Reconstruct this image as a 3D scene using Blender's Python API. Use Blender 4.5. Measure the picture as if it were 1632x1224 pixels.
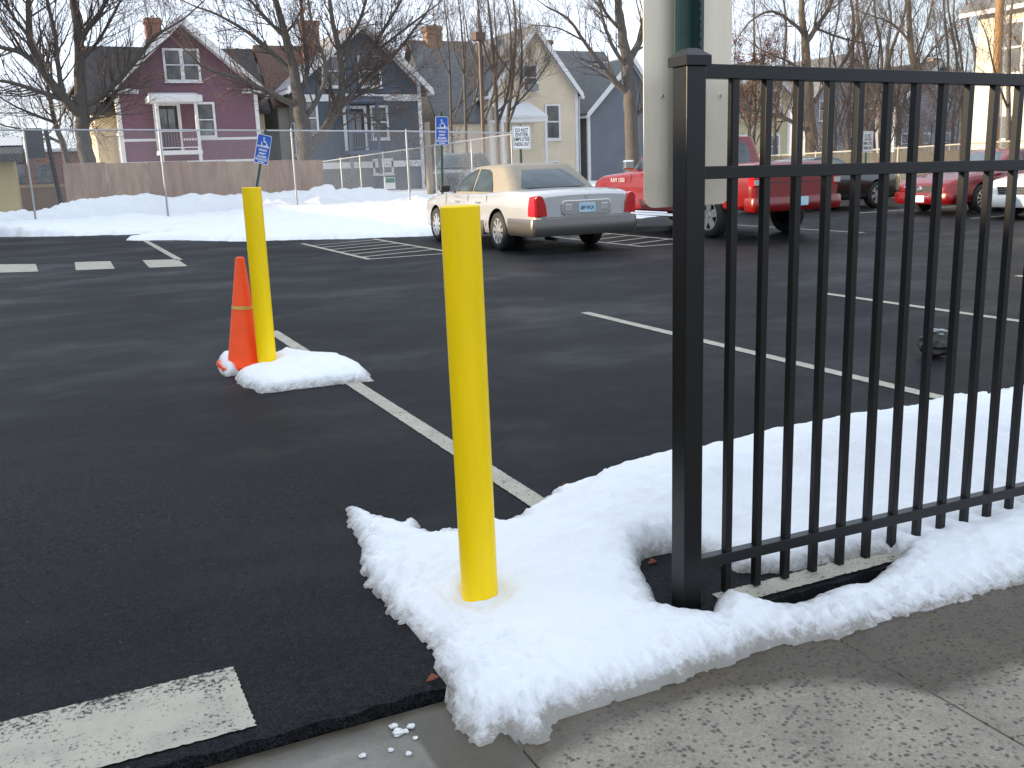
import bpy, bmesh, math, random
import numpy as np
from mathutils import Vector, Matrix
rnd = random.Random(7)
sc = bpy.context.scene
col = sc.collection
for o in list(bpy.data.objects): bpy.data.objects.remove(o)
V = Vector
rad = math.radians

# ------------------------------------------------------------------ camera
F, CX, CY = 1543.0, 816.0, 612.0          # focal length and centre, in photograph pixels
CAM = np.array([0, 0, 1.43])
def _cam():
    d = np.array([239, -6858, -F]); up = -d/np.linalg.norm(d)
    fw = np.array([0, 0, -1.]); fh = fw-up*(fw@up); fh /= np.linalg.norm(fh)
    rt = np.cross(fh, up); a = rad(25)
    return np.array([math.cos(a)*rt+math.sin(a)*fh, math.cos(a)*fh-math.sin(a)*rt, up])
RM = _cam()
cd = bpy.data.cameras.new('camera'); cam = bpy.data.objects.new('camera', cd); col.objects.link(cam)
cd.sensor_width = 36; cd.lens = F/1632*36; cd.clip_start = .05; cd.clip_end = 3000
M4 = Matrix([list(RM[i])+[CAM[i]] for i in range(3)]+[[0, 0, 0, 1]])
cam.matrix_world = M4
sc.camera = cam
sc.render.resolution_x, sc.render.resolution_y = 1024, 768
def ray(px, py): return RM@np.array([px-CX, -(py-CY), -F])
def ground(px, py, z=0.):
    v = ray(px, py); return CAM+v*((z-CAM[2])/v[2])
def atY(px, py, Y):
    v = ray(px, py); return CAM+v*((Y-CAM[1])/v[1])
def atX(px, py, X):
    v = ray(px, py); return CAM+v*((X-CAM[0])/v[0])

# ------------------------------------------------------------------ sky, sun, exposure
SUN = V((-1, .30, 0)).normalized(); EL = rad(12)
w = bpy.data.worlds.new('World'); sc.world = w; w.use_nodes = True
wt = w.node_tree; bg = wt.nodes['Background']
sky = wt.nodes.new('ShaderNodeTexSky'); sky.sky_type = 'NISHITA'; sky.sun_disc = False
sky.sun_elevation = EL; sky.sun_rotation = math.atan2(SUN.x, SUN.y); sky.air_density = 1.0; sky.dust_density = 1.5; sky.ozone_density = 1
tc = wt.nodes.new('ShaderNodeTexCoord'); mp = wt.nodes.new('ShaderNodeMapping'); mp.inputs['Scale'].default_value = (1.2, 1.2, 3.5)
nz = wt.nodes.new('ShaderNodeTexNoise'); nz.inputs['Scale'].default_value = 1.6; nz.inputs['Detail'].default_value = 7; nz.inputs['Roughness'].default_value = .6
rp = wt.nodes.new('ShaderNodeValToRGB'); rp.color_ramp.elements[0].position = .22; rp.color_ramp.elements[1].position = .52
mx = wt.nodes.new('ShaderNodeMix'); mx.data_type = 'RGBA'
mul = wt.nodes.new('ShaderNodeMath'); mul.operation = 'MULTIPLY'; mul.inputs[1].default_value = .95
L = wt.links.new
L(tc.outputs['Generated'], mp.inputs['Vector']); L(mp.outputs[0], nz.inputs['Vector']); L(nz.outputs['Fac'], rp.inputs['Fac'])
L(rp.outputs['Color'], mul.inputs[0]); L(mul.outputs[0], mx.inputs['Factor'])
L(sky.outputs['Color'], mx.inputs['A']); mx.inputs['B'].default_value = (6.7, 7.55, 8.8, 1)
L(mx.outputs['Result'], bg.inputs['Color']); bg.inputs['Strength'].default_value = .12
sd = bpy.data.lights.new('sun', 'SUN'); sd.energy = 5.0; sd.angle = rad(.5); sd.color = (1, .80, .55)
so = bpy.data.objects.new('sun', sd); col.objects.link(so)
sdir = V((SUN.x*math.cos(EL), SUN.y*math.cos(EL), math.sin(EL)))
so.rotation_euler = sdir.to_track_quat('Z', 'Y').to_euler(); so.location = (-20, 10, 30)
vs = sc.view_settings; vs.view_transform = 'Standard'; vs.look = 'None'; vs.gamma = 1; vs.exposure = .74; vs.use_curve_mapping = False

# ------------------------------------------------------------------ materials
MATS = {}
def mat(name, color, rough=.6, metal=0., var=.0, vscale=4., bump=0., bscale=40., spec=.5, color2=None, v2scale=None, coat=0., detail=5., stretch=None):
    if name in MATS: return MATS[name]
    m = bpy.data.materials.new(name); m.use_nodes = True; nt = m.node_tree; b = nt.nodes['Principled BSDF']
    b.inputs['Base Color'].default_value = (*color, 1); b.inputs['Roughness'].default_value = rough; b.inputs['Metallic'].default_value = metal
    b.inputs['Specular IOR Level'].default_value = spec; b.inputs['Coat Weight'].default_value = coat; b.inputs['Coat Roughness'].default_value = .04
    co = nt.nodes.new('ShaderNodeTexCoord'); src = co.outputs['Object']
    if stretch:
        mpn = nt.nodes.new('ShaderNodeMapping'); mpn.inputs['Scale'].default_value = stretch; nt.links.new(src, mpn.inputs['Vector']); src = mpn.outputs[0]
    if var or color2:
        n = nt.nodes.new('ShaderNodeTexNoise'); n.inputs['Scale'].default_value = vscale; n.inputs['Detail'].default_value = detail; n.inputs['Roughness'].default_value = .65
        nt.links.new(src, n.inputs['Vector'])
        r = nt.nodes.new('ShaderNodeValToRGB'); r.color_ramp.elements[0].position = .3; r.color_ramp.elements[1].position = .7
        c2 = color2 or color
        r.color_ramp.elements[0].color = (*[c*(1-var) for c in color], 1); r.color_ramp.elements[1].color = (*[min(1, c*(1+var)) for c in c2], 1)
        nt.links.new(n.outputs['Fac'], r.inputs['Fac']); nt.links.new(r.outputs['Color'], b.inputs['Base Color'])
    if bump:
        n2 = nt.nodes.new('ShaderNodeTexNoise'); n2.inputs['Scale'].default_value = bscale; n2.inputs['Detail'].default_value = 4
        nt.links.new(src, n2.inputs['Vector'])
        bp = nt.nodes.new('ShaderNodeBump'); bp.inputs['Strength'].default_value = bump; bp.inputs['Distance'].default_value = .01
        nt.links.new(n2.outputs['Fac'], bp.inputs['Height']); nt.links.new(bp.outputs[0], b.inputs['Normal'])
    MATS[name] = m
    return m
def nodes_of(m): return m.node_tree.nodes, m.node_tree.links.new, m.node_tree.nodes['Principled BSDF']
def ramp(nt, p0, c0, p1, c1):
    r = nt.nodes.new('ShaderNodeValToRGB'); e = r.color_ramp.elements
    e[0].position = p0; e[0].color = (*c0, 1); e[1].position = p1; e[1].color = (*c1, 1); return r
def noise(nt, src, scale, detail=4, rough=.6):
    n = nt.nodes.new('ShaderNodeTexNoise'); n.inputs['Scale'].default_value = scale; n.inputs['Detail'].default_value = detail; n.inputs['Roughness'].default_value = rough
    nt.links.new(src, n.inputs['Vector']); return n
def mixc(nt, fac, a, b_, mode='MIX'):
    m = nt.nodes.new('ShaderNodeMix'); m.data_type = 'RGBA'; m.blend_type = mode
    for s, v in (('Factor', fac), ('A', a), ('B', b_)):
        if hasattr(v, 'is_output'): nt.links.new(v, m.inputs[s])
        else: m.inputs[s].default_value = v if s == 'Factor' else (*v, 1)
    return m.outputs['Result']
def asphalt_mat():
    m = mat('asphalt', (.03, .03, .034), .6, spec=.07); nt = m.node_tree; N, Lk, b = nodes_of(m)
    co = N.new('ShaderNodeTexCoord').outputs['Object']
    big = noise(nt, co, .35, 5, .6); r1 = ramp(nt, .35, (.0050, .0052, .0062), .7, (.0100, .0103, .0114)); Lk(big.outputs['Fac'], r1.inputs['Fac'])
    mpn = N.new('ShaderNodeMapping'); mpn.inputs['Scale'].default_value = (.30, .42, 1); mpn.inputs['Rotation'].default_value = (0, 0, .4); Lk(co, mpn.inputs['Vector'])
    st = noise(nt, mpn.outputs[0], 1.5, 5, .65); r2 = ramp(nt, .50, (0, 0, 0), .80, (.016, .0158, .0156)); Lk(st.outputs['Fac'], r2.inputs['Fac'])
    c = mixc(nt, 1.0, r1.outputs['Color'], r2.outputs['Color'], 'ADD')
    vo = N.new('ShaderNodeTexVoronoi'); vo.inputs['Scale'].default_value = 210; Lk(co, vo.inputs['Vector'])
    r3 = ramp(nt, .0, (.20, .20, .20), 1, (2.3, 2.3, 2.3)); sep = N.new('ShaderNodeSeparateColor'); Lk(vo.outputs['Color'], sep.inputs[0]); Lk(sep.outputs[0], r3.inputs['Fac'])
    c = mixc(nt, 1.0, c, r3.outputs['Color'], 'MULTIPLY')
    cl = noise(nt, co, 34, 5, .75); rc = ramp(nt, .30, (.55,)*3, .70, (1.6,)*3); Lk(cl.outputs['Fac'], rc.inputs['Fac']); c = mixc(nt, 1.0, c, rc.outputs['Color'], 'MULTIPLY')
    sp = noise(nt, co, 55, 2, .5); r4 = ramp(nt, .69, (0, 0, 0), .76, (.05, .05, .05)); Lk(sp.outputs['Fac'], r4.inputs['Fac'])
    c = mixc(nt, 1.0, c, r4.outputs['Color'], 'ADD')
    Lk(c, b.inputs['Base Color'])
    rr = ramp(nt, .30, (.36,)*3, .70, (.74,)*3); Lk(st.outputs['Fac'], rr.inputs['Fac']); Lk(rr.outputs['Color'], b.inputs['Roughness'])
    bp = N.new('ShaderNodeBump'); bp.inputs['Strength'].default_value = .6; bp.inputs['Distance'].default_value = .004; ng = noise(nt, co, 330, 3, .7); Lk(ng.outputs['Fac'], bp.inputs['Height']); Lk(bp.outputs[0], b.inputs['Normal'])
    return m
def paint_mat():
    m = mat('road_paint', (.5, .5, .46), .7); nt = m.node_tree; N, Lk, b = nodes_of(m)
    co = N.new('ShaderNodeTexCoord').outputs['Object']
    n1 = noise(nt, co, 75, 6, .78); nb = noise(nt, co, 6, 4, .7); r1 = ramp(nt, .41, (.012, .012, .013), .46, (.40, .372, .305))
    wa = N.new('ShaderNodeMath'); wa.operation = 'MULTIPLY_ADD'; Lk(nb.outputs['Fac'], wa.inputs[0]); wa.inputs[1].default_value = .34; wa.inputs[2].default_value = -.13
    sy = N.new('ShaderNodeSeparateXYZ'); Lk(co, sy.inputs[0]); s2 = N.new('ShaderNodeMath'); s2.operation = 'SUBTRACT'; Lk(sy.outputs[1], s2.inputs[0]); s2.inputs[1].default_value = 2.
    tr_ = ramp(nt, .60, (0, 0, 0), .74, (1, 1, 1)); tr_.color_ramp.elements.new(.9).color = (0, 0, 0, 1); Lk(s2.outputs[0], tr_.inputs['Fac'])   # tyre-worn far side of the stop line
    n1b = N.new('ShaderNodeMath'); n1b.operation = 'MULTIPLY_ADD'; Lk(tr_.outputs['Color'], n1b.inputs[0]); n1b.inputs[1].default_value = -.085; Lk(n1.outputs['Fac'], n1b.inputs[2])
    wb = N.new('ShaderNodeMath'); wb.operation = 'ADD'; Lk(n1b.outputs[0], wb.inputs[0]); Lk(wa.outputs[0], wb.inputs[1]); Lk(wb.outputs[0], r1.inputs['Fac'])
    n2 = noise(nt, co, 5, 4, .6); r2 = ramp(nt, .25, (.74, .74, .75), .55, (1, 1, .97)); Lk(n2.outputs['Fac'], r2.inputs['Fac'])
    Lk(mixc(nt, 1.0, r1.outputs['Color'], r2.outputs['Color'], 'MULTIPLY'), b.inputs['Base Color'])
    bp = N.new('ShaderNodeBump'); bp.inputs['Strength'].default_value = .4; bp.inputs['Distance'].default_value = .003; Lk(n1.outputs['Fac'], bp.inputs['Height']); Lk(bp.outputs[0], b.inputs['Normal'])
    return m
def snow_mat():
    m = mat('snow', (.80, .81, .82), .6, spec=.25); nt = m.node_tree; N, Lk, b = nodes_of(m)
    at = N.new('ShaderNodeAttribute'); at.attribute_name = 'edge'
    co = N.new('ShaderNodeTexCoord').outputs['Object']
    n1 = noise(nt, co, 26, 7, .78)
    add = N.new('ShaderNodeMath'); add.operation = 'MULTIPLY_ADD'; Lk(n1.outputs['Fac'], add.inputs[0]); add.inputs[1].default_value = 1.05; Lk(at.outputs['Fac'], add.inputs[2])
    r = ramp(nt, .26, (.30, .28, .25), .80, (.80, .81, .825)); r.color_ramp.elements.new(.50).color = (.62, .62, .625, 1); Lk(add.outputs[0], r.inputs['Fac'])
    Lk(r.outputs['Color'], b.inputs['Base Color'])
    ng = noise(nt, co, 95, 3, .6); rg = ramp(nt, .70, (1, 1, 1), .76, (.42, .39, .35)); Lk(ng.outputs['Fac'], rg.inputs['Fac'])
    me_ = ramp(nt, .30, (1, 1, 1), .95, (.12, .12, .12)); Lk(add.outputs[0], me_.inputs['Fac'])
    gr = mixc(nt, me_.outputs['Color'], (1, 1, 1), rg.outputs['Color']); Lk(mixc(nt, 1.0, r.outputs['Color'], gr, 'MULTIPLY'), b.inputs['Base Color'])
    b.inputs['Subsurface Weight'].default_value = .25; b.inputs['Subsurface Radius'].default_value = (.03, .035, .04); b.inputs['Subsurface Scale'].default_value = .5
    n2 = noise(nt, co, 38, 8, .75); bp = N.new('ShaderNodeBump'); bp.inputs['Strength'].default_value = .55; bp.inputs['Distance'].default_value = .014
    Lk(n2.outputs['Fac'], bp.inputs['Height']); Lk(bp.outputs[0], b.inputs['Normal'])
    return m
def concrete_mat(name, base, dark, agg):
    m = mat(name, base, .8); nt = m.node_tree; N, Lk, b = nodes_of(m)
    co = N.new('ShaderNodeTexCoord').outputs['Object']
    n1 = noise(nt, co, 4, 7, .72); r1 = ramp(nt, .3, [c*.68 for c in base], .7, [c*1.15 for c in base]); Lk(n1.outputs['Fac'], r1.inputs['Fac'])
    c = r1.outputs['Color']
    if agg:
        vo = N.new('ShaderNodeTexVoronoi'); vo.inputs['Scale'].default_value = 62; vo.inputs['Randomness'].default_value = 1
        dn = noise(nt, co, 70, 3, .6); dv = N.new('ShaderNodeVectorMath'); dv.operation = 'MULTIPLY_ADD'; Lk(dn.outputs['Color'], dv.inputs[0]); dv.inputs[1].default_value = (.022, .014, .0); Lk(co, dv.inputs[2]); Lk(dv.outputs[0], vo.inputs['Vector'])
        sep = N.new('ShaderNodeSeparateColor'); Lk(vo.outputs['Color'], sep.inputs[0])
        pick = ramp(nt, .42, (0, 0, 0), .70, (1, 1, 1)); Lk(sep.outputs[0], pick.inputs['Fac'])
        dd = ramp(nt, .28, (1, 1, 1), .52, (0, 0, 0)); Lk(vo.outputs['Distance'], dd.inputs['Fac'])
        f = mixc(nt, 1.0, pick.outputs['Color'], dd.outputs['Color'], 'MULTIPLY')
        c = mixc(nt, f, c, dark)
        n3 = noise(nt, co, 160, 3, .7); r3 = ramp(nt, .3, (.7,)*3, .7, (1.25,)*3); Lk(n3.outputs['Fac'], r3.inputs['Fac']); c = mixc(nt, 1.0, c, r3.outputs['Color'], 'MULTIPLY')
    else:
        n3 = noise(nt, co, 120, 3, .7); r3 = ramp(nt, .3, (.88,)*3, .7, (1.1,)*3); Lk(n3.outputs['Fac'], r3.inputs['Fac']); c = mixc(nt, 1.0, c, r3.outputs['Color'], 'MULTIPLY')
    # damp band left by melting snow: darker, browner, glossier
    at = N.new('ShaderNodeAttribute'); at.attribute_name = 'wet'
    nw = noise(nt, co, 7, 5, .7); ad = N.new('ShaderNodeMath'); ad.operation = 'MULTIPLY_ADD'; Lk(nw.outputs['Fac'], ad.inputs[0]); ad.inputs[1].default_value = .5; Lk(at.outputs['Fac'], ad.inputs[2])
    rw = ramp(nt, .58, (1, 1, 1), .92, (.30, .26, .205)); Lk(ad.outputs[0], rw.inputs['Fac'])
    Lk(mixc(nt, 1.0, c, rw.outputs['Color'], 'MULTIPLY'), b.inputs['Base Color'])
    rr = ramp(nt, .62, (.85,)*3, .86, (.38,)*3); Lk(ad.outputs[0], rr.inputs['Fac']); Lk(rr.outputs['Color'], b.inputs['Roughness'])
    bp = N.new('ShaderNodeBump'); bp.inputs['Strength'].default_value = .3; bp.inputs['Distance'].default_value = .003; Lk(n3.outputs['Fac'], bp.inputs['Height']); Lk(bp.outputs[0], b.inputs['Normal'])
    return m
def brick_mat(name, c1, c2, sc_=9):
    m = mat(name, c1, .85); nt = m.node_tree; N, Lk, b = nodes_of(m)
    co = N.new('ShaderNodeTexCoord').outputs['Object']; mpn = N.new('ShaderNodeMapping'); mpn.inputs['Rotation'].default_value = (rad(90), 0, 0); Lk(co, mpn.inputs['Vector'])
    br = N.new('ShaderNodeTexBrick'); br.inputs['Scale'].default_value = sc_; br.inputs['Color1'].default_value = (*c1, 1); br.inputs['Color2'].default_value = (*c2, 1); br.inputs['Mortar'].default_value = (.28, .25, .22, 1)
    br.inputs['Mortar Size'].default_value = .015; Lk(mpn.outputs[0], br.inputs['Vector']); Lk(br.outputs['Color'], b.inputs['Base Color'])
    return m
ASPH = asphalt_mat(); PAINT = paint_mat(); SNOW = snow_mat()
AGG = concrete_mat('aggregate_concrete', (.275, .245, .195), (.085, .076, .064), True)
APRON = concrete_mat('smooth_concrete', (.205, .19, .16), (.2, .2, .2), False)
BLACK = mat('black_powder_coat', (.0045, .0046, .0052), .36, var=.2, vscale=6, bump=.03, bscale=200, spec=.38)
GREENP = mat('green_post_paint', (.018, .055, .045), .45, var=.15, vscale=12)
ALU = mat('warm_lit_aluminium', (.76, .67, .53), .5, metal=.1, var=.07, vscale=3, bump=.04, bscale=120, stretch=(6, 6, .6))  # base colour carries the warm reflected sunlight on the sign back
GALV = mat('galvanised_steel', (.36, .37, .38), .45, metal=.6, var=.15, vscale=20)
YEL = mat('yellow_plastic', (.95, .65, .002), .42, var=.05, vscale=5, bump=.03, bscale=60, stretch=(4, 4, .5), spec=.28)
ORG = mat('orange_vinyl', (.95, .085, .012), .5, spec=.3, var=.12, vscale=9, bump=.03, bscale=50)
TAPE = mat('old_tape', (.62, .42, .10), .5, var=.3, vscale=40)
WHT = mat('white_trim', (.68, .67, .66), .6, var=.08, vscale=5)
GLASS = mat('dark_glass', (.055, .075, .082), .05, metal=.25, spec=.8)
GLASSB = mat('house_glass', (.10, .105, .105), .06, spec=.8, var=.6, vscale=1.6)
RUB = mat('tyre_rubber', (.014, .014, .015), .75, var=.2, vscale=20)
ALLOY = mat('alloy_wheel', (.66, .65, .62), .28, metal=.8)
CHR = mat('chrome', (.75, .75, .75), .12, metal=1)
DARK = mat('dark_plastic', (.012, .012, .013), .5)
BARK = mat('grey_brown_bark', (.092, .080, .069), .9, var=.35, vscale=7, bump=.8, bscale=25, stretch=(3, 3, .6))
BARK2 = mat('pale_bark', (.125, .098, .07), .9, var=.3, vscale=7, bump=.7, bscale=25, stretch=(3, 3, .6))
TWIG = mat('twig_bark', (.085, .066, .056), .9, var=.3, vscale=3)
LEAF = mat('dead_leaf', (.26, .10, .04), .8, var=.4, vscale=6)
WOOD = mat('pole_wood', (.30, .17, .075), .85, var=.3, vscale=6, bump=.4, bscale=20, stretch=(6, 6, .4))

# ------------------------------------------------------------------ helpers
def tag(o, label=None, cat=None, group=None, kind=None):
    if label: o['label'] = label
    if cat: o['category'] = cat
    if group: o['group'] = group
    if kind: o['kind'] = kind
    return o
def thing(name, label, cat, loc=(0, 0, 0), rz=0., group=None):
    o = bpy.data.objects.new(name, None); col.objects.link(o); o.location = loc; o.rotation_euler = (0, 0, rz); o.empty_display_size = .2
    return tag(o, label, cat, group)
class MB:
    def __init__(s): s.v = []; s.f = []
    def add(s, vs, fs):
        k = len(s.v); s.v.extend([tuple(p) for p in vs]); s.f.extend([tuple(i+k for i in f) for f in fs]); return s
    def box(s, x0, x1, y0, y1, z0, z1):
        return s.add([(x0, y0, z0), (x1, y0, z0), (x1, y1, z0), (x0, y1, z0), (x0, y0, z1), (x1, y0, z1), (x1, y1, z1), (x0, y1, z1)],
                     [(0, 3, 2, 1), (4, 5, 6, 7), (0, 1, 5, 4), (1, 2, 6, 5), (2, 3, 7, 6), (3, 0, 4, 7)])
    def bar(s, a, b, wx, wz, up=(0, 0, 1)):
        a, b = V(a), V(b); d = (b-a).normalized(); u = V(up); r = d.cross(u)
        if r.length < 1e-4: r = d.cross(V((1, 0, 0)))
        r.normalize(); u = r.cross(d); r *= wx/2; u *= wz/2
        return s.add([a-r-u, a+r-u, a+r+u, a-r+u, b-r-u, b+r-u, b+r+u, b-r+u], [(0, 1, 2, 3), (7, 6, 5, 4), (0, 4, 5, 1), (1, 5, 6, 2), (2, 6, 7, 3), (3, 7, 4, 0)])
    def tube(s, pts, rs, n=6, cap=True):
        pts = [V(p) for p in pts]; k = len(s.v)
        if not hasattr(rs, '__len__'): rs = [rs]*len(pts)
        ref = None
        for i, p in enumerate(pts):
            d = (pts[min(i+1, len(pts)-1)]-pts[max(i-1, 0)])
            d = d.normalized() if d.length > 1e-9 else V((0, 0, 1))
            if ref is None: ref = V((1, 0, 0)) if abs(d.x) < .8 else V((0, 1, 0))
            a = (ref-d*ref.dot(d)).normalized(); b = d.cross(a); ref = a
            for j in range(n):
                t = 2*math.pi*j/n; q = p+(a*math.cos(t)+b*math.sin(t))*rs[i]; s.v.append((q.x, q.y, q.z))
        for i in range(len(pts)-1):
            for j in range(n):
                j2 = (j+1) % n; s.f.append((k+i*n+j, k+i*n+j2, k+(i+1)*n+j2, k+(i+1)*n+j))
        if cap:
            s.f.append(tuple(k+j for j in reversed(range(n)))); e = k+(len(pts)-1)*n; s.f.append(tuple(e+j for j in range(n)))
        return s
    def lathe(s, prof, n=24, axis='z', c=(0, 0, 0)):
        k = len(s.v)
        for r, h in prof:
            for j in range(n):
                t = 2*math.pi*j/n; a, b = r*math.cos(t), r*math.sin(t)
                p = (a, b, h) if axis == 'z' else ((h, a, b) if axis == 'x' else (a, h, b))
                s.v.append((p[0]+c[0], p[1]+c[1], p[2]+c[2]))
        for i in range(len(prof)-1):
            for j in range(n):
                j2 = (j+1) % n; s.f.append((k+i*n+j, k+i*n+j2, k+(i+1)*n+j2, k+(i+1)*n+j))
        return s
    def prism(s, poly, axis, a, b):
        n = len(poly)
        def p3(p, t): return (t, p[0], p[1]) if axis == 'x' else ((p[0], t, p[1]) if axis == 'y' else (p[0], p[1], t))
        return s.add([p3(p, a) for p in poly]+[p3(p, b) for p in poly], [tuple(range(n)), tuple(range(2*n-1, n-1, -1))]+[(i, n+i, n+(i+1) % n, (i+1) % n) for i in range(n)])
    def build(s, name, m, parent=None, smooth=False, bevel=0., angle=40, local=False):
        me = bpy.data.meshes.new(name); vv = s.v
        if parent is not None and not local:
            l = parent.location; q = parent
            off = V(l)
            while q.parent: q = q.parent; off += V(q.location)
            vv = [(x-off.x, y-off.y, z-off.z) for x, y, z in vv]
        me.from_pydata(vv, [], s.f); me.update()
        bm = bmesh.new(); bm.from_mesh(me); bmesh.ops.recalc_face_normals(bm, faces=bm.faces)
        if bevel:
            bmesh.ops.remove_doubles(bm, verts=bm.verts, dist=1e-5)
            bmesh.ops.bevel(bm, geom=[e for e in bm.edges if len(e.link_faces) == 2 and e.calc_face_angle(0) > .5], offset=bevel, segments=2, affect='EDGES', profile=.5)
        bm.to_mesh(me); bm.free()
        o = bpy.data.objects.new(name, me); col.objects.link(o); o.parent = parent
        for mm in (m if isinstance(m, (list, tuple)) else [m]): me.materials.append(mm)
        if smooth:
            me.polygons.foreach_set('use_smooth', [True]*len(me.polygons)); me.set_sharp_from_angle(angle=rad(angle))
        return o
def text_mesh(name, s, size, m, parent, loc, rot, align='CENTER', sx=1., bold=0., fit=None):
    cu = bpy.data.curves.new(name, 'FONT'); cu.body = s; cu.size = size; cu.align_x = align; cu.align_y = 'CENTER'; cu.extrude = .001; cu.resolution_u = 2; cu.offset = bold
    t = bpy.data.objects.new(name+'_tmp', cu); col.objects.link(t)
    me = bpy.data.meshes.new_from_object(t.evaluated_get(bpy.context.evaluated_depsgraph_get())); bpy.data.objects.remove(t)
    if fit:
        xs_ = [v.co.x for v in me.vertices]; sx = min(1.05, fit/max(1e-6, max(xs_)-min(xs_)))
    me.name = name; me.materials.clear(); me.materials.append(m)
    o = bpy.data.objects.new(name, me); col.objects.link(o); o.parent = parent; o.location = loc; o.rotation_euler = rot; o.scale = (sx, 1, 1)
    return o
def vnoise(x, y, seed=0):
    xi = np.floor(x).astype(np.int64); yi = np.floor(y).astype(np.int64); xf = x-xi; yf = y-yi
    def h(a, b):
        n = (a*374761393+b*668265263+seed*1442695041) & 0x7fffffff
        n = ((n ^ (n >> 13))*1274126177) & 0x7fffffff
        return ((n ^ (n >> 16)) & 0xffff)/65535.
    u = xf*xf*(3-2*xf); v = yf*yf*(3-2*yf)
    return (h(xi, yi)*(1-u)+h(xi+1, yi)*u)*(1-v)+(h(xi, yi+1)*(1-u)+h(xi+1, yi+1)*u)*v
def fbm(x, y, f, seed=0, oct=4):
    s = np.zeros_like(x); a = .5; t = 0
    for k in range(oct): s += a*(vnoise(x*f, y*f, seed+k)-.5)*2; t += a; a *= .5; f *= 2.03
    return s/t
def sdist(px, py, poly):
    P = np.array(poly, float); n = len(P); d = np.full(px.shape, 1e9); ins = np.zeros(px.shape, bool)
    for i in range(n):
        a, b = P[i], P[(i+1) % n]; e = b-a; L2 = max(e@e, 1e-12)
        t = np.clip(((px-a[0])*e[0]+(py-a[1])*e[1])/L2, 0, 1)
        d = np.minimum(d, np.hypot(px-a[0]-t*e[0], py-a[1]-t*e[1]))
        if a[1] != b[1]:
            c = ((a[1] > py) != (b[1] > py)) & (px < (b[0]-a[0])*(py-a[1])/(b[1]-a[1])+a[0]); ins ^= c
    return np.where(ins, d, -d)
def sstep(a, b, x):
    t = np.clip((x-a)/(b-a), 0, 1); return t*t*(3-2*t)
def heightfield(name, x0, x1, y0, y1, res, fn, m, skirt=-.06):
    """fn(X,Y) -> (z, keep, edge)"""
    xs = np.arange(x0, x1+res/2, res); ys = np.arange(y0, y1+res/2, res); X, Y = np.meshgrid(xs, ys)
    Z, keep, edge = fn(X, Y); nx, ny = len(xs), len(ys)
    idx = np.arange(nx*ny).reshape(ny, nx)
    k4 = keep[:-1, :-1] | keep[1:, :-1] | keep[:-1, 1:] | keep[1:, 1:]
    q = np.stack([idx[:-1, :-1], idx[:-1, 1:], idx[1:, 1:], idx[1:, :-1]], -1)[k4]
    used = np.unique(q); remap = np.full(nx*ny, -1); remap[used] = np.arange(len(used)); q = remap[q]
    Z = np.where(keep, Z, skirt)
    co = np.stack([X.ravel(), Y.ravel(), Z.ravel()], -1)[used]
    me = bpy.data.meshes.new(name); me.from_pydata(co.tolist(), [], q.tolist()); me.update()
    at = me.attributes.new('edge', 'FLOAT', 'POINT'); at.data.foreach_set('value', edge.ravel()[used].astype(np.float32))
    me.polygons.foreach_set('use_smooth', [True]*len(me.polygons)); me.materials.append(m)
    o = bpy.data.objects.new(name, me); col.objects.link(o); return o
def gp(pts, z=0.): return [tuple(ground(x, y, z)[:2]) for x, y in pts]

# ------------------------------------------------------------------ ground, sidewalk, markings
EDGE = 2.34; SWZ = .028
def ground_sheet():
    bm = MB(); xs = [-900, -60, -8]+[-4+.05*i for i in range(0, 221)]+[9, 60, 900]; r = random.Random(3)
    ys = [EDGE+r.uniform(-.012, .012)+.01*math.sin(x*3) if -4 <= x <= 7.1 else EDGE for x in xs]
    for i, x in enumerate(xs): bm.v += [(x, ys[i]-.012, -.07), (x, ys[i], -.004), (x, ys[i]+.03, 0), (x, 6, 0), (x, 1200, 0)]
    for i in range(len(xs)-1):
        for j in range(4): a = i*5+j; bm.f.append((a, a+5, a+6, a+1))
    return tag(bm.build('parking_lot', ASPH, smooth=True, angle=30), kind='structure')
ground_sheet()
tag(MB().add([(-900, -900, -.075), (900, -900, -.075), (900, EDGE+.2, -.075), (-900, EDGE+.2, -.075)], [(0, 1, 2, 3)]).build('ground', mat('soil', (.09, .08, .065), .9, var=.3), None), kind='structure')
sw = tag(bpy.data.objects.new('sidewalk', None), kind='structure'); col.objects.link(sw)
WETLINE = sorted((float(p[0]), float(p[1])) for p in [ground(x, y, -SWZ) for x, y in ((880, 1215), (930, 1175), (1010, 1145), (1120, 1108), (1240, 1088), (1380, 1085), (1500, 1105), (1560, 1085), (1632, 1060), (1800, 1000))])
def slab(name, x0, x1, y0, y1, m, z=-SWZ):
    nx = max(2, int((x1-x0)/.04)); ny = max(2, int((y1-y0)/.04)); b = MB(); wet = []
    for j in range(ny+1):
        for i in range(nx+1):
            x = x0+(x1-x0)*i/nx; y = y0+(y1-y0)*j/ny
            e = .004 if i in (0, nx) or j in (0, ny) else 0
            b.v.append((x, y, z-e)); 
            yl = np.interp(x, [p[0] for p in WETLINE], [p[1] for p in WETLINE]) if x > .7 else 2.25
            wet.append(1-max(0, min(1, (yl-y+.10)/.22)))
    for j in range(ny):
        for i in range(nx): a = j*(nx+1)+i; b.f.append((a, a+1, a+nx+2, a+nx+1))
    k = len(b.v)
    ring = [(x0, y0), (x1, y0), (x1, y1), (x0, y1)]
    b.v += [(x, y, z-.004) for x, y in ring]+[(x, y, -.2) for x, y in ring]; wet += [0]*8
    b.f += [(k+i, k+(i+1) % 4, k+4+(i+1) % 4, k+4+i) for i in range(4)]
    o = b.build(name, m, sw); a = o.data.attributes.new('wet', 'FLOAT', 'POINT'); a.data.foreach_set('value', wet); return o
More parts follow.
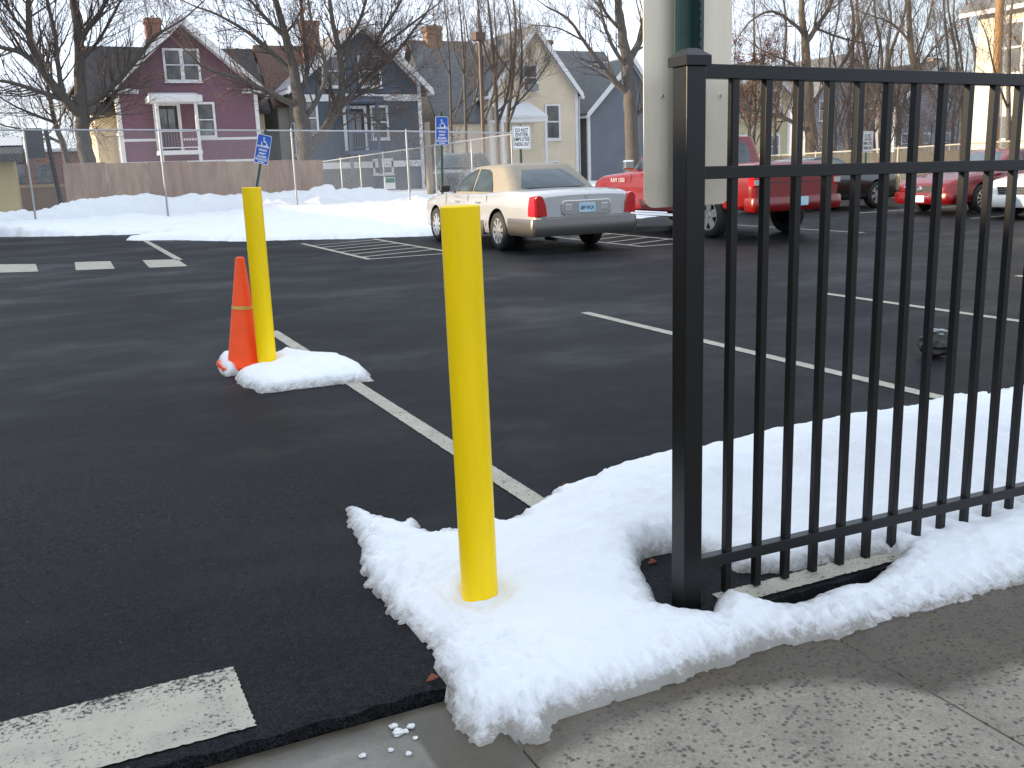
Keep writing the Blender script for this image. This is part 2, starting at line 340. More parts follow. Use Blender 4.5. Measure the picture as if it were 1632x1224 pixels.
SJ = [(-9, -4, APRON), (-4, -1.6, APRON), (-1.6, .93, APRON), (.94, 2.045, AGG), (2.053, 3.55, AGG), (3.558, 5.05, AGG), (5.058, 6.6, AGG), (6.6, 9, AGG)]
for a, b_, m in SJ:
    slab('sidewalk_slab', a, b_, .62, EDGE-.012, m)
    slab('sidewalk_slab', a, b_, -.9, .612, m)

def marking(name, poly, z=.004):
    R = random.Random(int(poly[0][0]*97+poly[0][1]*31)); out = []
    for i in range(len(poly)):                                   # ragged sprayed edge
        a, c = poly[i], poly[(i+1) % len(poly)]; ln = math.hypot(c[0]-a[0], c[1]-a[1]); k = max(1, min(900, int(ln/.011))) if a[1] < 10 else 1
        for q in range(k): u = q/k; out.append((a[0]+(c[0]-a[0])*u+R.uniform(-.0028, .0028)*(k > 1), a[1]+(c[1]-a[1])*u+R.uniform(-.0028, .0028)*(k > 1)))
    poly = out; n = len(poly); b = MB().add([(x, y, z) for x, y in poly], [tuple(range(n))]); return tag(b.build(name, PAINT), kind='structure')
def rectmark(x0, x1, y0, y1): marking('painted_line', [(x0, y0), (x1, y0), (x1, y1), (x0, y1)])
rectmark(-9, .335, 2.40, 2.755)
rectmark(1.86, 6.5, 2.365, 2.46)
rectmark(1.72, 1.82, 3.3, 9.06); rectmark(4.61, 4.71, 3.2, 8.25); rectmark(7.29, 7.39, 3.2, 7.82); rectmark(9.95, 10.05, 3.2, 7.6)
for q in ([(-40, 422), (57, 421), (61, 433), (-40, 436)], [(119, 418), (176, 416.5), (183, 428.5), (121, 431)], [(227, 415), (283, 413.5), (299, 424.5), (238, 427)]): marking('crosswalk_bar', gp(q))
marking('painted_line', [(1.98, 18.2), (2.10, 18.2), (2.10, 27), (1.98, 27)])
def hatch(x0, x1, y0, y1, n):
    rectmark(x0, x0+.1, y0, y1); rectmark(x1-.1, x1, y0, y1); rectmark(x0+.1, x1-.1, y0, y0+.1)
    for i in range(n):
        y = y0+.5+(y1-y0-.6)*i/n; marking('hatch_line', [(x0+.1, y), (x1-.1, y+.45), (x1-.1, y+.55), (x0+.1, y+.1)])
hatch(4.7, 6.35, 15.6, 20.3, 6); hatch(9.15, 10.5, 14.2, 19, 6)
rectmark(13.6, 13.7, 13.6, 19)
for y in (12.0, 14.75, 18.3): marking('painted_line', [(17.9, y), (23.5, y), (23.5, y+.1), (17.9, y+.1)])

# ------------------------------------------------------------------ snow
OUT = gp([(550, 815), (552, 845), (572, 870), (568, 905), (585, 950), (612, 968), (618, 990), (650, 1020), (680, 1045), (690, 1075), (712, 1100), (722, 1150), (745, 1185), (775, 1195), (800, 1174),
          (840, 1186), (868, 1178), (890, 1150), (960, 1130), (1040, 1105), (1110, 1075), (1180, 1050), (1250, 1030), (1330, 1018), (1420, 990), (1500, 968), (1560, 955), (1632, 930), (1750, 900)], -.03) + \
    [(6.5, 1.9), (6.5, 3.95), (4.2, 3.85), (3, 3.78), (2.3, 3.72), (1.9, 3.66), (1.62, 3.45)] + gp([(792, 822), (735, 836), (700, 838), (672, 834), (668, 822), (652, 818), (642, 826), (600, 816), (575, 798), (558, 797)], .03)
HOLE = gp([(1022, 895), (1040, 886), (1075, 882), (1110, 888), (1150, 903), (1180, 914), (1240, 916), (1300, 905), (1360, 893), (1420, 884), (1440, 887)], 0) + \
    gp([(1405, 912), (1372, 934), (1335, 936), (1300, 950), (1270, 962), (1200, 964), (1165, 956), (1142, 954), (1132, 984), (1085, 984), (1052, 968), (1040, 943), (1025, 915)], 0)
def fore_snow(X, Y):
    n1 = fbm(X, Y, 9, 1, 4); n2 = fbm(X, Y, 40, 5, 3); n3 = fbm(X, Y, 2.2, 9, 3)
    d = sdist(X, Y, OUT)+n1*.030+n2*.013; dh = -sdist(X, Y, HOLE)+n1*.015+n2*.006
    front = sstep(2.45, 2.05, Y)*sstep(.75, 1.0, X)*sstep(2.6, 1.6, X)
    T = .052+.018*n3+.055*front+.02*sstep(1.0, .8, X)
    soft = .035+.06*front+.02*sstep(.1, -.1, n1)
    h = T*(1-np.exp(-np.maximum(d, 0)/soft))
    amp = .03+.135*sstep(1.35, 2.1, X)+.055*sstep(2.4, 3.4, X)-.10*sstep(3.8, 4.6, X)
    h = h+amp*np.exp(-((Y-3.2-.05*np.sin(X*3.1))/(.33+.03*np.sin(X*5)))**2)*sstep(0, .35, d)*(1+.10*fbm(X, Y, 3.5, 31, 3))
    h = h*np.clip(1-np.exp(-np.maximum(dh, 0)/.03), 0, 1)
    h += (.014*n1+.006*n2)*sstep(0, .06, np.minimum(d, dh))
    h += .015*np.sin(X*95+5*n1)*np.exp(-((d-.07)/.045)**2)*sstep(2.5, 2.2, Y)   # fluted melting front
    crag = sstep(1.25, .85, X)                                  # lumpy melted left arm
    h += crag*(.034*fbm(X, Y, 20, 77, 3)+.012*fbm(X, Y, 55, 79, 2))*sstep(0, .04, d)
    pit = sstep(.45, .75, fbm(X, Y, 13, 83, 3)); h -= .03*pit*sstep(1.3, .95, X)*sstep(.02, .06, d)
    bx, by = .0, .0
    for k in range(5):                                          # finger-like scrape marks
        gx, gy = ground(785+17*k, 1022, .05)[:2]; h -= .016*np.exp(-((X-gx+.35*(Y-gy))/.010)**2)*np.exp(-((Y-gy)/.06)**2)
    rb = np.hypot(X-1.155, Y-2.77); h -= .022*np.exp(-((rb-.07)/.03)**2)
    for i in range(14):                                          # melt dimples round the pickets
        rp_ = np.hypot(X-(1.905+.125*i), Y-2.45); h -= .02*np.exp(-(rp_/.035)**2)
    base = -SWZ*sstep(EDGE+.03, EDGE-.16, Y)
    keep = (d > 0) & (dh > 0)
    edge = np.clip(np.minimum(d/.13, dh/.20)-.30, -.5, 1)*.8+sstep(.02, .07, h)*.22-.14*front*sstep(.20, .02, d)
    edge += .0
    return base+np.maximum(h, .004), keep, edge
tag(heightfield('snow_patch', .55, 6.5, 1.55, 4.2, .0125, fore_snow, SNOW, -.045), 'low melting snow patch around yellow bollard and along black fence', 'snow')
P2 = gp([(374, 603), (385, 616), (415, 628), (470, 621), (540, 613), (594, 608), (588, 597), (568, 584), (548, 576), (520, 574), (500, 572), (462, 563), (448, 564), (440, 570), (420, 580), (398, 592)], 0.)
P3 = gp([(345, 588), (350, 574), (372, 566), (384, 580), (380, 597), (362, 600)], 0.)
def mid_snow(X, Y):
    n1 = fbm(X, Y, 8, 11, 4); n2 = fbm(X, Y, 30, 15, 3)
    d = np.maximum(sdist(X, Y, P2), sdist(X, Y, P3))+n1*.03+n2*.012
    h = (.10+.03*fbm(X, Y, 3, 19, 3))*(1-np.exp(-np.maximum(d, 0)/.06))+.012*n1*sstep(0, .1, d)
    h -= .03*np.exp(-((np.hypot(X-1.36, Y-7.25)-.07)/.05)**2)
    return np.maximum(h, .004), d > 0, np.clip(d/.13-.28, -.4, 1)*.8+sstep(.03, .09, h)*.22
tag(heightfield('snow_patch', .8, 2.9, 6.3, 8.6, .018, mid_snow, SNOW, -.02), 'small slab of snow at foot of yellow bollard and orange cone', 'snow')
BANK = [(-60, 31.8), (-6, 31.2), (-1.24, 30.8), (.32, 28.9), (1.84, 28), (3.37, 27.3), (3.7, 26.6), (3.0, 25.9), (1.58, 25.4), (2.8, 23.9), (4.05, 22.3), (5.93, 20.8), (7.48, 20.25), (9.2, 20.2), (11, 21), (14, 21.5), (16.5, 23),
        (23.5, 24.6), (26, 25), (60, 26), (60, 95), (-60, 95)]
def far_snow(X, Y):
    n1 = fbm(X, Y, .8, 41, 4); n2 = fbm(X, Y, 3, 45, 3); d = sdist(X, Y, BANK)+n1*.25+n2*.12+.07*fbm(X, Y, 8, 53, 2)
    h = .16*(1-np.exp(-np.maximum(d, 0)/.18))+.26*sstep(.8, 5, d)
    pile = .55*np.exp(-((Y-32.4+.4*n1)/.75)**2)*(1+.35*n1)*sstep(-4, .8, X)*sstep(15, 9, X)*np.where(X < 8.8, 1., .75)
    left = .16*sstep(4.5, 0, X)*np.exp(-((Y-30.6)/1.4)**2)
    n3 = fbm(X, Y, 7, 49, 3); crest = np.exp(-((Y-32.2)/.9)**2)
    h = h+pile+left+(.05*n1+.04*n2+.030*n3*(1+crest))*sstep(0, .4, d)
    return np.maximum(h, .01), d > 0, np.clip(d/.35, 0, 1)*.5+.32+.12*n1
tag(heightfield('snow_bank', -7, 17, 19.4, 34, .075, far_snow, SNOW, -.03), 'long ploughed snow bank in front of chain-link fence and houses', 'snow')
def yard_snow(X, Y):
    z, k, e = far_snow(X, Y); return z-.012, k & ~((X > -6.8) & (X < 16.8) & (Y < 33.8)), e
tag(heightfield('snowy_yard', -30, 46, 19.4, 66, .3, yard_snow, SNOW, .0), kind='structure')
YARD = .42
def ice(px, py, s, k):
    g = ground(px, py, -SWZ); bm = bmesh.new(); bmesh.ops.create_icosphere(bm, subdivisions=2, radius=s); r = random.Random(k)
    for v in bm.verts: v.co *= r.uniform(.7, 1.15); v.co.z *= .55
    me = bpy.data.meshes.new('ice_chunk'); bm.to_mesh(me); bm.free(); o = bpy.data.objects.new('ice_chunk', me); col.objects.link(o); o.location = (g[0], g[1], -SWZ+s*.45)
    me.materials.append(mat('wet_ice', (.62, .63, .62), .25, var=.15, vscale=60, spec=.5))
    return tag(o, 'small grey ice crumb lying on the concrete apron', 'ice', 'ice crumbs on the concrete apron')
for k, (x, y, s) in enumerate([(627, 1160, .012), (634, 1171, .016), (646, 1168, .010), (655, 1160, .011), (662, 1178, .008), (623, 1197, .008), (651, 1203, .009), (500, 1163, .008), (578, 1207, .010)]): ice(x, y, s, k)
for k, (x, y, l) in enumerate([(900, 775, 'curled red-brown leaf on asphalt beyond the snow'), (690, 1083, 'brown leaf in the crack beside the snow'), (1040, 897, 'reddish leaf in the hollow beside the fence post')]):
    g = ground(x, y, .006); b = MB(); r = random.Random(k); s = .022
    b.v = [(g[0]-s, g[1], .006), (g[0]-s*.2, g[1]-s*.6, .012), (g[0]+s, g[1]+s*.2, .008), (g[0]+s*.1, g[1]+s*.6, .02), (g[0], g[1], .004)]; b.f = [(0, 1, 4), (1, 2, 4), (2, 3, 4), (3, 0, 4)]
    tag(b.build('dry_leaf', mat('red_leaf', (.20, .05, .025), .7)), l, 'leaf')

# ------------------------------------------------------------------ black picket fence
FY = 2.44; FX0 = 1.7
def fz(x): return -.0137*(x-1.8)
fe = thing('picket_fence', 'black metal picket fence with square end post and three rails', 'fence', (1.75, FY, 0))
MB().box(1.706, 1.774, 2.40, 2.472, -.04, 1.695).build('post', BLACK, fe, bevel=.003)
cp = MB().box(1.697, 1.784, 2.389, 2.483, 1.695, 1.722)
cp.add([(1.697, 2.389, 1.722), (1.784, 2.389, 1.722), (1.784, 2.483, 1.722), (1.697, 2.483, 1.722), (1.724, 2.418, 1.744), (1.757, 2.418, 1.744), (1.757, 2.454, 1.744), (1.724, 2.454, 1.744)], [(4, 5, 6, 7), (0, 1, 5, 4), (1, 2, 6, 5), (2, 3, 7, 6), (3, 0, 4, 7)])
cp.build('post_cap', BLACK, fe)
XE = 4.16
for nm, z0, z1 in (('top_rail', 1.662, 1.702), ('middle_rail', 1.372, 1.410), ('bottom_rail', .122, .160)):
    y0, y1 = FY-.019, FY+.019; b = MB(); xs = [1.775, XE]
    for x in xs: b.v += [(x, y0, z0+fz(x)), (x, y1, z0+fz(x)), (x, y1, z1+fz(x)), (x, y0, z1+fz(x))]
    b.f = [(0, 4, 5, 1), (1, 5, 6, 2), (2, 6, 7, 3), (3, 7, 4, 0), (0, 1, 2, 3), (7, 6, 5, 4)]; b.build(nm, BLACK, fe, bevel=.002)
pk = None
for i in range(18):
    x = 1.904+.1245*i
    if pk is None:
        pk = MB().box(-.0125, .0125, -.0125, .0125, 0.012, 1.664).build('picket', BLACK, fe, local=True, bevel=.0015); o = pk
    else: o = pk.copy(); col.objects.link(o)
    o.location = (x-1.75, 0, fz(x))
MB().box(XE, XE+.076, 2.40, 2.476, -.04, 1.66).build('post', BLACK, fe, bevel=.003)

# sign seen from behind, on a green channel post
sg = thing('road_sign', 'bare aluminium back of a tall sign on green perforated post behind the fence', 'sign', (1.79, 2.62, 0))
gx0 = atY(1076, 40, 2.62)[0]; gx1 = atY(1122, 40, 2.62)[0]; gxc = (gx0+gx1)/2; gw = (gx1-gx0)/2
b = MB(); prof = [(-gw, 0), (-gw*.72, 0), (-gw*.5, .03), (gw*.5, .03), (gw*.72, 0), (gw, 0), (gw, .004), (gw*.75, .004), (gw*.53, .034), (-gw*.53, .034), (-gw*.75, .004), (-gw, .004)]
b.prism([(gxc+p[0], 2.62+p[1]) for p in prof], 'z', -.05, 2.5); b.build('post', GREENP, sg)
hl = MB()
for i in range(60):
    z = .3+i*.0365
    if z > 1.70: hl.lathe([(.0001, 2.619), (.0048, 2.619)], 10, 'y', (gxc+gw*.60, 0, z))
for i in range(30):
    z = 1.72+i*.0255; hl.lathe([(.0001, -.0), (.0075, -.0)], 10, 'y', (gxc+gw*.62, 2.6165, z))
hl.build('post_hole', mat('hole_black', (.004, .004, .004), .9), sg)
x0 = atY(1024, 150, 2.665)[0]; x1 = atY(1163, 150, 2.665)[0]; zb = atY(1095, 328, 2.665)[2]
def rrect(x0, x1, z0, z1, r, n=5):
    o = []
    for cx, cz, a0 in ((x1-r, z1-r, 0), (x0+r, z1-r, 90), (x0+r, z0+r, 180), (x1-r, z0+r, 270)):
        for i in range(n+1): a = rad(a0+90*i/n); o.append((cx+r*math.cos(a), cz+r*math.sin(a)))
    return o
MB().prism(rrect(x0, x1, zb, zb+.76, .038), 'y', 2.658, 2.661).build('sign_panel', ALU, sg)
for zz in (1.655, 1.315):
    pass
for px in (1055, 1147):
    p = atY(px, 153, 2.657); MB().lathe([(.0001, 2.652), (.005, 2.6525), (.0055, 2.658)], 10, 'y', (p[0], 0, p[2])).build('rivet', CHR, sg)

# ------------------------------------------------------------------ bollards and cone
def bollard(label, bx, by, r, zt, lean):
    t = thing('bollard', label, 'bollard', (bx, by, 0), group=None)
    prof = [(r, -.05), (r, zt-.004), (r-.003, zt), (.0005, zt+.001)]
    MB().lathe(prof, 40, 'z', (bx, by, 0)).build('sleeve', YEL, t, smooth=True, angle=35)
    t.rotation_euler = (0, lean, 0); return t
bollard('yellow bollard standing in the snow patch beside the black fence', 1.155, 2.79, .0615, 1.318, rad(-.4))
bollard('yellow bollard beside the orange traffic cone', 1.36, 7.25, .069, 1.345, 0)
c0 = atY(393, 590, 7.43); ct = atY(392, 409, 7.43)
cn = thing('traffic_cone', 'faded orange traffic cone leaning on yellow bollard', 'cone', (c0[0]-.005, 7.43, 0))
cxn = c0[0]-.005
MB().lathe([(.142, .035), (.134, .06), (.126, .075), (.034, ct[2]-.012), (.028, ct[2]), (.018, ct[2]+.003), (.0005, ct[2]+.003)], 32, 'z', (cxn, 7.43, 0)).build('cone_body', ORG, cn, smooth=True)
MB().prism([(cxn+p[0], 7.43+p[1]) for p in rrect(-.19, .19, -.19, .19, .05)], 'z', .0, .036).build('base', ORG, cn)
zz = atY(392, 488, 7.43)[2]; rr = lambda z: .126+(.034-.126)*(z-.075)/(ct[2]-.012-.075)
MB().lathe([(rr(zz-.012)+.002, zz-.012), (rr(zz+.012)+.002, zz+.012)], 32, 'z', (cxn, 7.43, 0)).build('tape_band', TAPE, cn, smooth=True)
cn.rotation_euler = (rad(1), rad(2.2), 0)
# scrap lying on the lot
g = ground(1491, 568); t = thing('scrap_part', 'dark crumpled piece of scrap on the asphalt behind the fence', 'scrap', (g[0], g[1], 0))
bm = bmesh.new(); bmesh.ops.create_icosphere(bm, subdivisions=3, radius=.11); r = random.Random(5)
for v in bm.verts:
    n = math.sin(v.co.x*40)*math.cos(v.co.y*33+v.co.z*37); v.co *= 1+.18*n+r.uniform(-.12, .12); v.co.z = v.co.z*.85+.09; v.co.x *= 1.05
me = bpy.data.meshes.new('crumpled_body'); bm.to_mesh(me); bm.free(); me.materials.append(mat('scrap_dark', (.03, .026, .022), .7, var=.5, vscale=20)); o = bpy.data.objects.new('crumpled_body', me); col.objects.link(o); o.parent = t
for i, (a, z) in enumerate(((0.2, .19), (1.2, .17), (2.4, .185))):
    MB().bar((-.07*math.cos(a), -.07*math.sin(a), z), (.08*math.cos(a), .08*math.sin(a), z+.012*i-.005), .03, .008).build('torn_strip', mat('scrap_grey', (.35, .36, .37), .5, metal=.4), t, local=True)

# ------------------------------------------------------------------ cars
def interp(tab, y): return float(np.interp(y, [a for a, _ in tab], [b for _, b in tab]))
def car(name, label, P, loc, rz, cat='car', group=None):
    t = thing(name, label, cat, loc, rz, group)
    paint = P['paint']; top, wid, bot = P['top'], P['wid'], P['bot']
    y0, y1 = wid[0][0], wid[-1][0]; n = 64; b = MB(); k = 15
    for i in range(n+1):
        u = i/n; y = y0+(y1-y0)*(.5-.5*math.cos(math.pi*u))*.55+(y1-y0)*u*.45
        tp, w_, bt = interp(top, y), interp(wid, y), interp(bot, y); h = tp-bt
        half = [(0, bt), (.70*w_, bt), (.93*w_, bt+.02), (.975*w_, bt+.08*h), (w_, bt+.32*h), (w_*.998, bt+.50*h), (w_*.985, bt+.66*h), (w_*.962, bt+.82*h), (w_*.945, bt+.90*h), (w_*.91, bt+.955*h), (w_*.85, bt+.985*h), (w_*.6, bt+h*1.005), (w_*.3, bt+h*1.018), (0, bt+h*1.022)]
        ring = [(x, y, z) for x, z in half]+[(-x, y, z) for x, z in reversed(half[1:-1])]
        m_ = len(ring); b.v += ring
    for i in range(n):
        for j in range(m_): j2 = (j+1) % m_; b.f.append((i*m_+j, i*m_+j2, (i+1)*m_+j2, (i+1)*m_+j))
    b.f += [tuple(range(m_)), tuple(n*m_+j for j in range(m_))]
    body = b.build('body', [paint, DARK], t, local=True, smooth=True, angle=35)
    r = P['r']
    for ya in (P['ya'], P['ya']+P['wb']):                         # cut the wheel arches
        for s in (-1, 1):
            cb = MB(); w_ = interp(wid, ya); cb.lathe([(.001, s*(w_-.30)), (r+P.get('gap', .055), s*(w_-.30)), (r+P.get('gap', .055), s*(w_+.2)), (.001, s*(w_+.2))], 36, 'x', (0, ya, r+.01))
            cu = cb.build('cutter', DARK, None); bm = bmesh.new(); bm.from_mesh(cu.data); bmesh.ops.remove_doubles(bm, verts=bm.verts, dist=.002); bmesh.ops.recalc_face_normals(bm, faces=bm.faces); bm.to_mesh(cu.data); bm.free()
            md = body.modifiers.new('b', 'BOOLEAN'); md.operation = 'DIFFERENCE'; md.object = cu; md.solver = 'EXACT'
            try: md.material_mode = 'TRANSFER'
            except Exception: pass
            save = (t.location.copy(), t.rotation_euler.copy()); t.location = (0, 0, 0); t.rotation_euler = (0, 0, 0); bpy.context.view_layer.update()
            me = bpy.data.meshes.new_from_object(body.evaluated_get(bpy.context.evaluated_depsgraph_get())); body.modifiers.clear(); old = body.data; body.data = me; bpy.data.meshes.remove(old); bpy.data.objects.remove(cu)
            t.location, t.rotation_euler = save
    body.data.name = 'body'
    # cabin shell and its glass
    zb, zr = P['belt'], P['roof']; fF, fR = P['front'], P['rear']; wb_, wt_ = P['cw']
    lerp = lambda a, b_, v: a+(b_-a)*v
    yF = lambda v: lerp(fF[0], fF[1], v)-P.get('bow', .06)*math.sin(math.pi*v)*-1
    yR = lambda v: lerp(fR[0], fR[1], v)-P.get('bow', .06)*math.sin(math.pi*v)
    cw = lambda v: lerp(wb_, wt_, v**1.15)
    c = MB(); lev = []
    for i in range(9): v = i/8; lev.append((zb-.04+(zr-zb+.04)*v, yR(v), yF(v), cw(v), .16))
    for q in (.25, .5, .75, 1.0):
        sgm = 1-q; s_ = math.sqrt(max(0, 1-q*q)); lev.append((zr+P.get('dome', .06)*math.sin(q*math.pi/2), lerp(yR(1), (yR(1)+yF(1))/2, 1-(1-q)**.6 if q < 1 else .98), lerp(yF(1), (yR(1)+yF(1))/2, 1-(1-q)**.6 if q < 1 else .98), cw(1)*max(.02, (1-q)**.6), .16*max(.05, 1-q)))
    m_ = 0
    for z, a, f_, w_, rr_ in lev:
        ring = rrect(-w_, w_, a, f_, min(rr_, w_*.9, (f_-a)*.45), 5); m_ = len(ring); c.v += [(x, y, z) for x, y in ring]
    for i in range(len(lev)-1):
        for j in range(m_): j2 = (j+1) % m_; c.f.append((i*m_+j, i*m_+j2, (i+1)*m_+j2, (i+1)*m_+j))
    c.f.append(tuple((len(lev)-1)*m_+j for j in range(m_)))
    c.build('roof', P.get('roofmat', paint), t, local=True, smooth=True, angle=45)
    vz = lambda z: (z-zb)/(zr-zb)
    for s in (-1, 1):
        for poly in P['side']:
            bb = MB(); bb.add([(s*(cw(max(0, vz(z)))+.007), y, z) for y, z in poly], [tuple(range(len(poly)))]); g_ = bb.build('side_window', GLASS, t, local=True)
    def screen(nm, yf, off, v0, v1, ins):
        bb = MB(); nv = 5; nu = 8
        for i in range(nv+1):
            v = v0+(v1-v0)*i/nv
            for j in range(nu+1):
                u = -1+2*j/nu; w_ = cw(v)-ins; e = .05*(abs(u)**4)
                bb.v.append((u*w_, yf(v)+off-math.copysign(e, off), zb+(zr-zb)*v))
        for i in range(nv):
            for j in range(nu): a = i*(nu+1)+j; bb.f.append((a, a+1, a+nu+2, a+nu+1))
        return bb.build(nm, GLASS, t, local=True, smooth=True)
    screen('rear_window', yR, -.012, P.get('rw', (.10, .86))[0], P.get('rw', (.10, .86))[1], P.get('rin', .13)); screen('windscreen', yF, .012, .06, .92, .12)
    # wheels
    for ya in (P['ya'], P['ya']+P['wb']):
        for s in (-1, 1):
            wx = s*(interp(wid, ya)-.015); tw = .20
            prof = [(r*.66, 0), (r*.68, .012), (r*.86, .014), (r*.97, -.012), (r, -.045), (r, -tw+.045), (r*.97, -tw+.012), (r*.6, -tw)]
            wh = MB().lathe([(a, wx+s*h_) for a, h_ in prof], 36, 'x', (0, ya, r)).build('wheel', RUB, t, local=True, smooth=True, angle=50)
            rm = MB(); R_ = r*.67
            rm.lathe([(R_, wx+s*.004), (R_*.93, wx+s*.006), (R_*.90, wx-s*.02), (R_*.86, wx-s*.09)], 36, 'x', (0, ya, r))
            rm.lathe([(.0005, wx+s*.0), (R_*.22, wx-s*.002), (R_*.26, wx-s*.02)], 20, 'x', (0, ya, r))
            ns, sw_ = P['spokes']
            for q in range(ns):
                a = 2*math.pi*(q+.25)/ns; ca, sa = math.cos(a), math.sin(a); w0, w1 = sw_*R_*.7, sw_*R_
                pts = []
                for rr_, ww, dx in ((R_*.2, w0, -.006), (R_*.94, w1, -.002)):
                    for e in (-1, 1): pts.append((wx+s*dx, ya+rr_*ca-e*ww*sa, r+rr_*sa+e*ww*ca))
                pts2 = [(p[0]-s*.025, p[1], p[2]) for p in pts]
                rm.add(pts+pts2, [(0, 1, 3, 2), (0, 2, 6, 4), (1, 3, 7, 5), (2, 3, 7, 6)])
            rm.build('rim', ALLOY, wh, local=True)
            bk = MB().lathe([(.001, wx-s*.06), (R_*.9, wx-s*.06)], 24, 'x', (0, ya, r)); bk.build('brake_backing', mat('brake_dark', (.02, .02, .02), .6), wh, local=True)
    return t, body
def P_(t, nm, mb, m, smooth=False, bevel=0.): return mb.build(nm, m, t, local=True, smooth=smooth, bevel=bevel)
def plate(t, y, z, txt, rz=0, w=.31, h=.155, face=-1, x=0):
    p = P_(t, 'licence_plate', MB().prism(rrect(x-w/2, x+w/2, z-h/2, z+h/2, .015), 'y', y, y+face*.006), mat('plate_blue_white', (.42, .60, .68), .4, var=.12, vscale=6))
    if txt: text_mesh('plate_number', txt, .095, mat('plate_ink', (.03, .06, .16), .5), p, (x, y+face*.0085, z-.008), (rad(90), 0, 0 if face < 0 else math.pi), sx=.66, bold=.001)
def bumper(t, y_end, w, z0, z1, depth, m, face, nm='bumper', wrap=.9):
    """wrap-round bumper: outline swept round the end of the car"""
    b = MB(); pts = []
    for i in range(17):
        a = math.pi*i/16; x = -w*math.copysign(abs(math.cos(a))**.32, math.cos(a)); pts.append((x, y_end+face*(depth*(math.sin(a)**.55)-depth)))
    pts = [(-w, y_end-face*wrap)]+pts+[(w, y_end-face*wrap)]
    prof = [(-.10, z0+.03), (-.02, z0), (.012, z0+.05), (.018, (z0+z1)/2), (.012, z1-.04), (0, z1), (-.10, z1+.004)]
    n = len(pts)
    for i, (x, y) in enumerate(pts):
        c = V((x, y)); d = V((pts[min(i+1, n-1)][0]-pts[max(i-1, 0)][0], pts[min(i+1, n-1)][1]-pts[max(i-1, 0)][1])).normalized(); nn = V((d.y, -d.x))*(1 if face < 0 else -1)
        for o_, z in prof: b.v.append((x+nn.x*o_, y+nn.y*o_, z))
    k = len(prof)
    for i in range(n-1):
        for j in range(k-1): b.f.append((i*k+j, i*k+j+1, (i+1)*k+j+1, (i+1)*k+j))
    return P_(t, nm, b, m, smooth=True)
SILV = mat('silver_paint', (.43, .43, .435), .30, metal=.38, coat=.8, var=.03, vscale=3)
VINYL = mat('beige_vinyl', (.25, .22, .175), .65, var=.06, vscale=8, bump=.15, bscale=300)
CLAD = mat('taupe_cladding', (.12, .11, .10), .33, metal=.5, coat=.5)
REDL = mat('red_lamp', (.45, .006, .012), .12, spec=.8, var=.3, vscale=14)
LAMP = mat('clear_lamp', (.55, .56, .55), .1, metal=.5)
PL = dict(paint=SILV, roofmat=VINYL, r=.335, ya=-1.30, wb=2.99, spokes=(9, .17), gap=.05,
    wid=[(-2.70, .84), (-2.62, .915), (-2.4, .955), (-1.6, .985), (0, .99), (1.6, .98), (2.3, .93), (2.6, .85), (2.76, .70)],
    top=[(-2.70, .93), (-2.60, .985), (-2.3, 1.02), (-1.5, 1.035), (-.5, .99), (.6, .975), (1.2, .985), (1.9, .93), (2.4, .85), (2.68, .74), (2.76, .66)],
    bot=[(-2.70, .34), (-2.3, .28), (-1, .23), (1.6, .23), (2.5, .27), (2.76, .36)],
    belt=.985, roof=1.43, front=(1.22, .33), rear=(-1.72, -1.02), cw=(.855, .66), dome=.05, bow=.05, rw=(.16, .84), rin=.20,
    side=[[(-.86, 1.0), (-.80, 1.10), (-.58, 1.33), (-.42, 1.385), (-.03, 1.40), (-.01, 1.0)], [(.06, 1.0), (.04, 1.40), (.22, 1.385), (.48, 1.30), (.98, 1.03), (1.0, 1.0)]])
lin, lb = car('sedan_car', 'champagne silver sedan with beige vinyl roof parked nose to the snow bank', PL, (8.03, 16.80, 0), 0)
bumper(lin, -2.735, .985, .29, .575, .12, CLAD, -1, 'rear_bumper', .98)
for s in (-1, 1):
    P_(lin, 'side_cladding', MB().box(s*.975, s*1.0, -.72, 1.30, .26, .50), CLAD, bevel=.008)
    P_(lin, 'chrome_strip', MB().box(s*.985, s*1.006, -.74, 1.31, .502, .518), CHR)
for s in (-1, 1):                                            # tall tail lamps on the corners
    pr = [(-.0, .615), (-.0, .92), (.10, .955), (.22, .93), (.30, .80), (.335, .615)]
    b = MB(); out = []
    for yy, z in pr: out.append((yy, z))
    b.prism([(s*(.935-d*.62), z) for d, z in pr], 'y', -2.725, -2.60)
    P_(lin, 'tail_lamp', b, REDL, bevel=.012)
    b = MB().prism([(-2.71, .615), (-2.71, .90), (-2.66, .945), (-2.52, .93), (-2.46, .78), (-2.44, .615)], 'x', s*.90, s*.952); P_(lin, 'tail_lamp', b, REDL, bevel=.01)
    m_ = MB().prism(rrect(1.02, 1.10, 1.0, 1.12, .03), 'y', 0, 0)
    mr = MB().box(s*.93, s*1.13, .92, 1.04, .985, 1.115); P_(lin, 'mirror', mr, DARK, bevel=.03)
    for yy in (-.55, .42): P_(lin, 'door_handle', MB().box(s*.972, s*.995, yy, yy+.16, .80, .83), CHR, bevel=.006)
    for yy in (-.82, .03, 1.12):
        P_(lin, 'door_seam', MB().bar((s*.9925, yy, .40), (s*.945, yy, .94), .006, .008, (0, 1, 0)), DARK)
b = MB().prism(rrect(-.46, .46, .62, .855, .06), 'y', -2.728, -2.70); P_(lin, 'plate_frame', b, CHR, bevel=.008)
P_(lin, 'plate_recess', MB().prism(rrect(-.42, .42, .645, .825, .045), 'y', -2.732, -2.72), mat('grey_recess', (.30, .30, .30), .4))
for s in (-1, 1): P_(lin, 'reversing_lamp', MB().box(s*.27, s*.40, -2.738, -2.72, .68, .80), LAMP, bevel=.01)
plate(lin, -2.736, .735, '689·WLN')
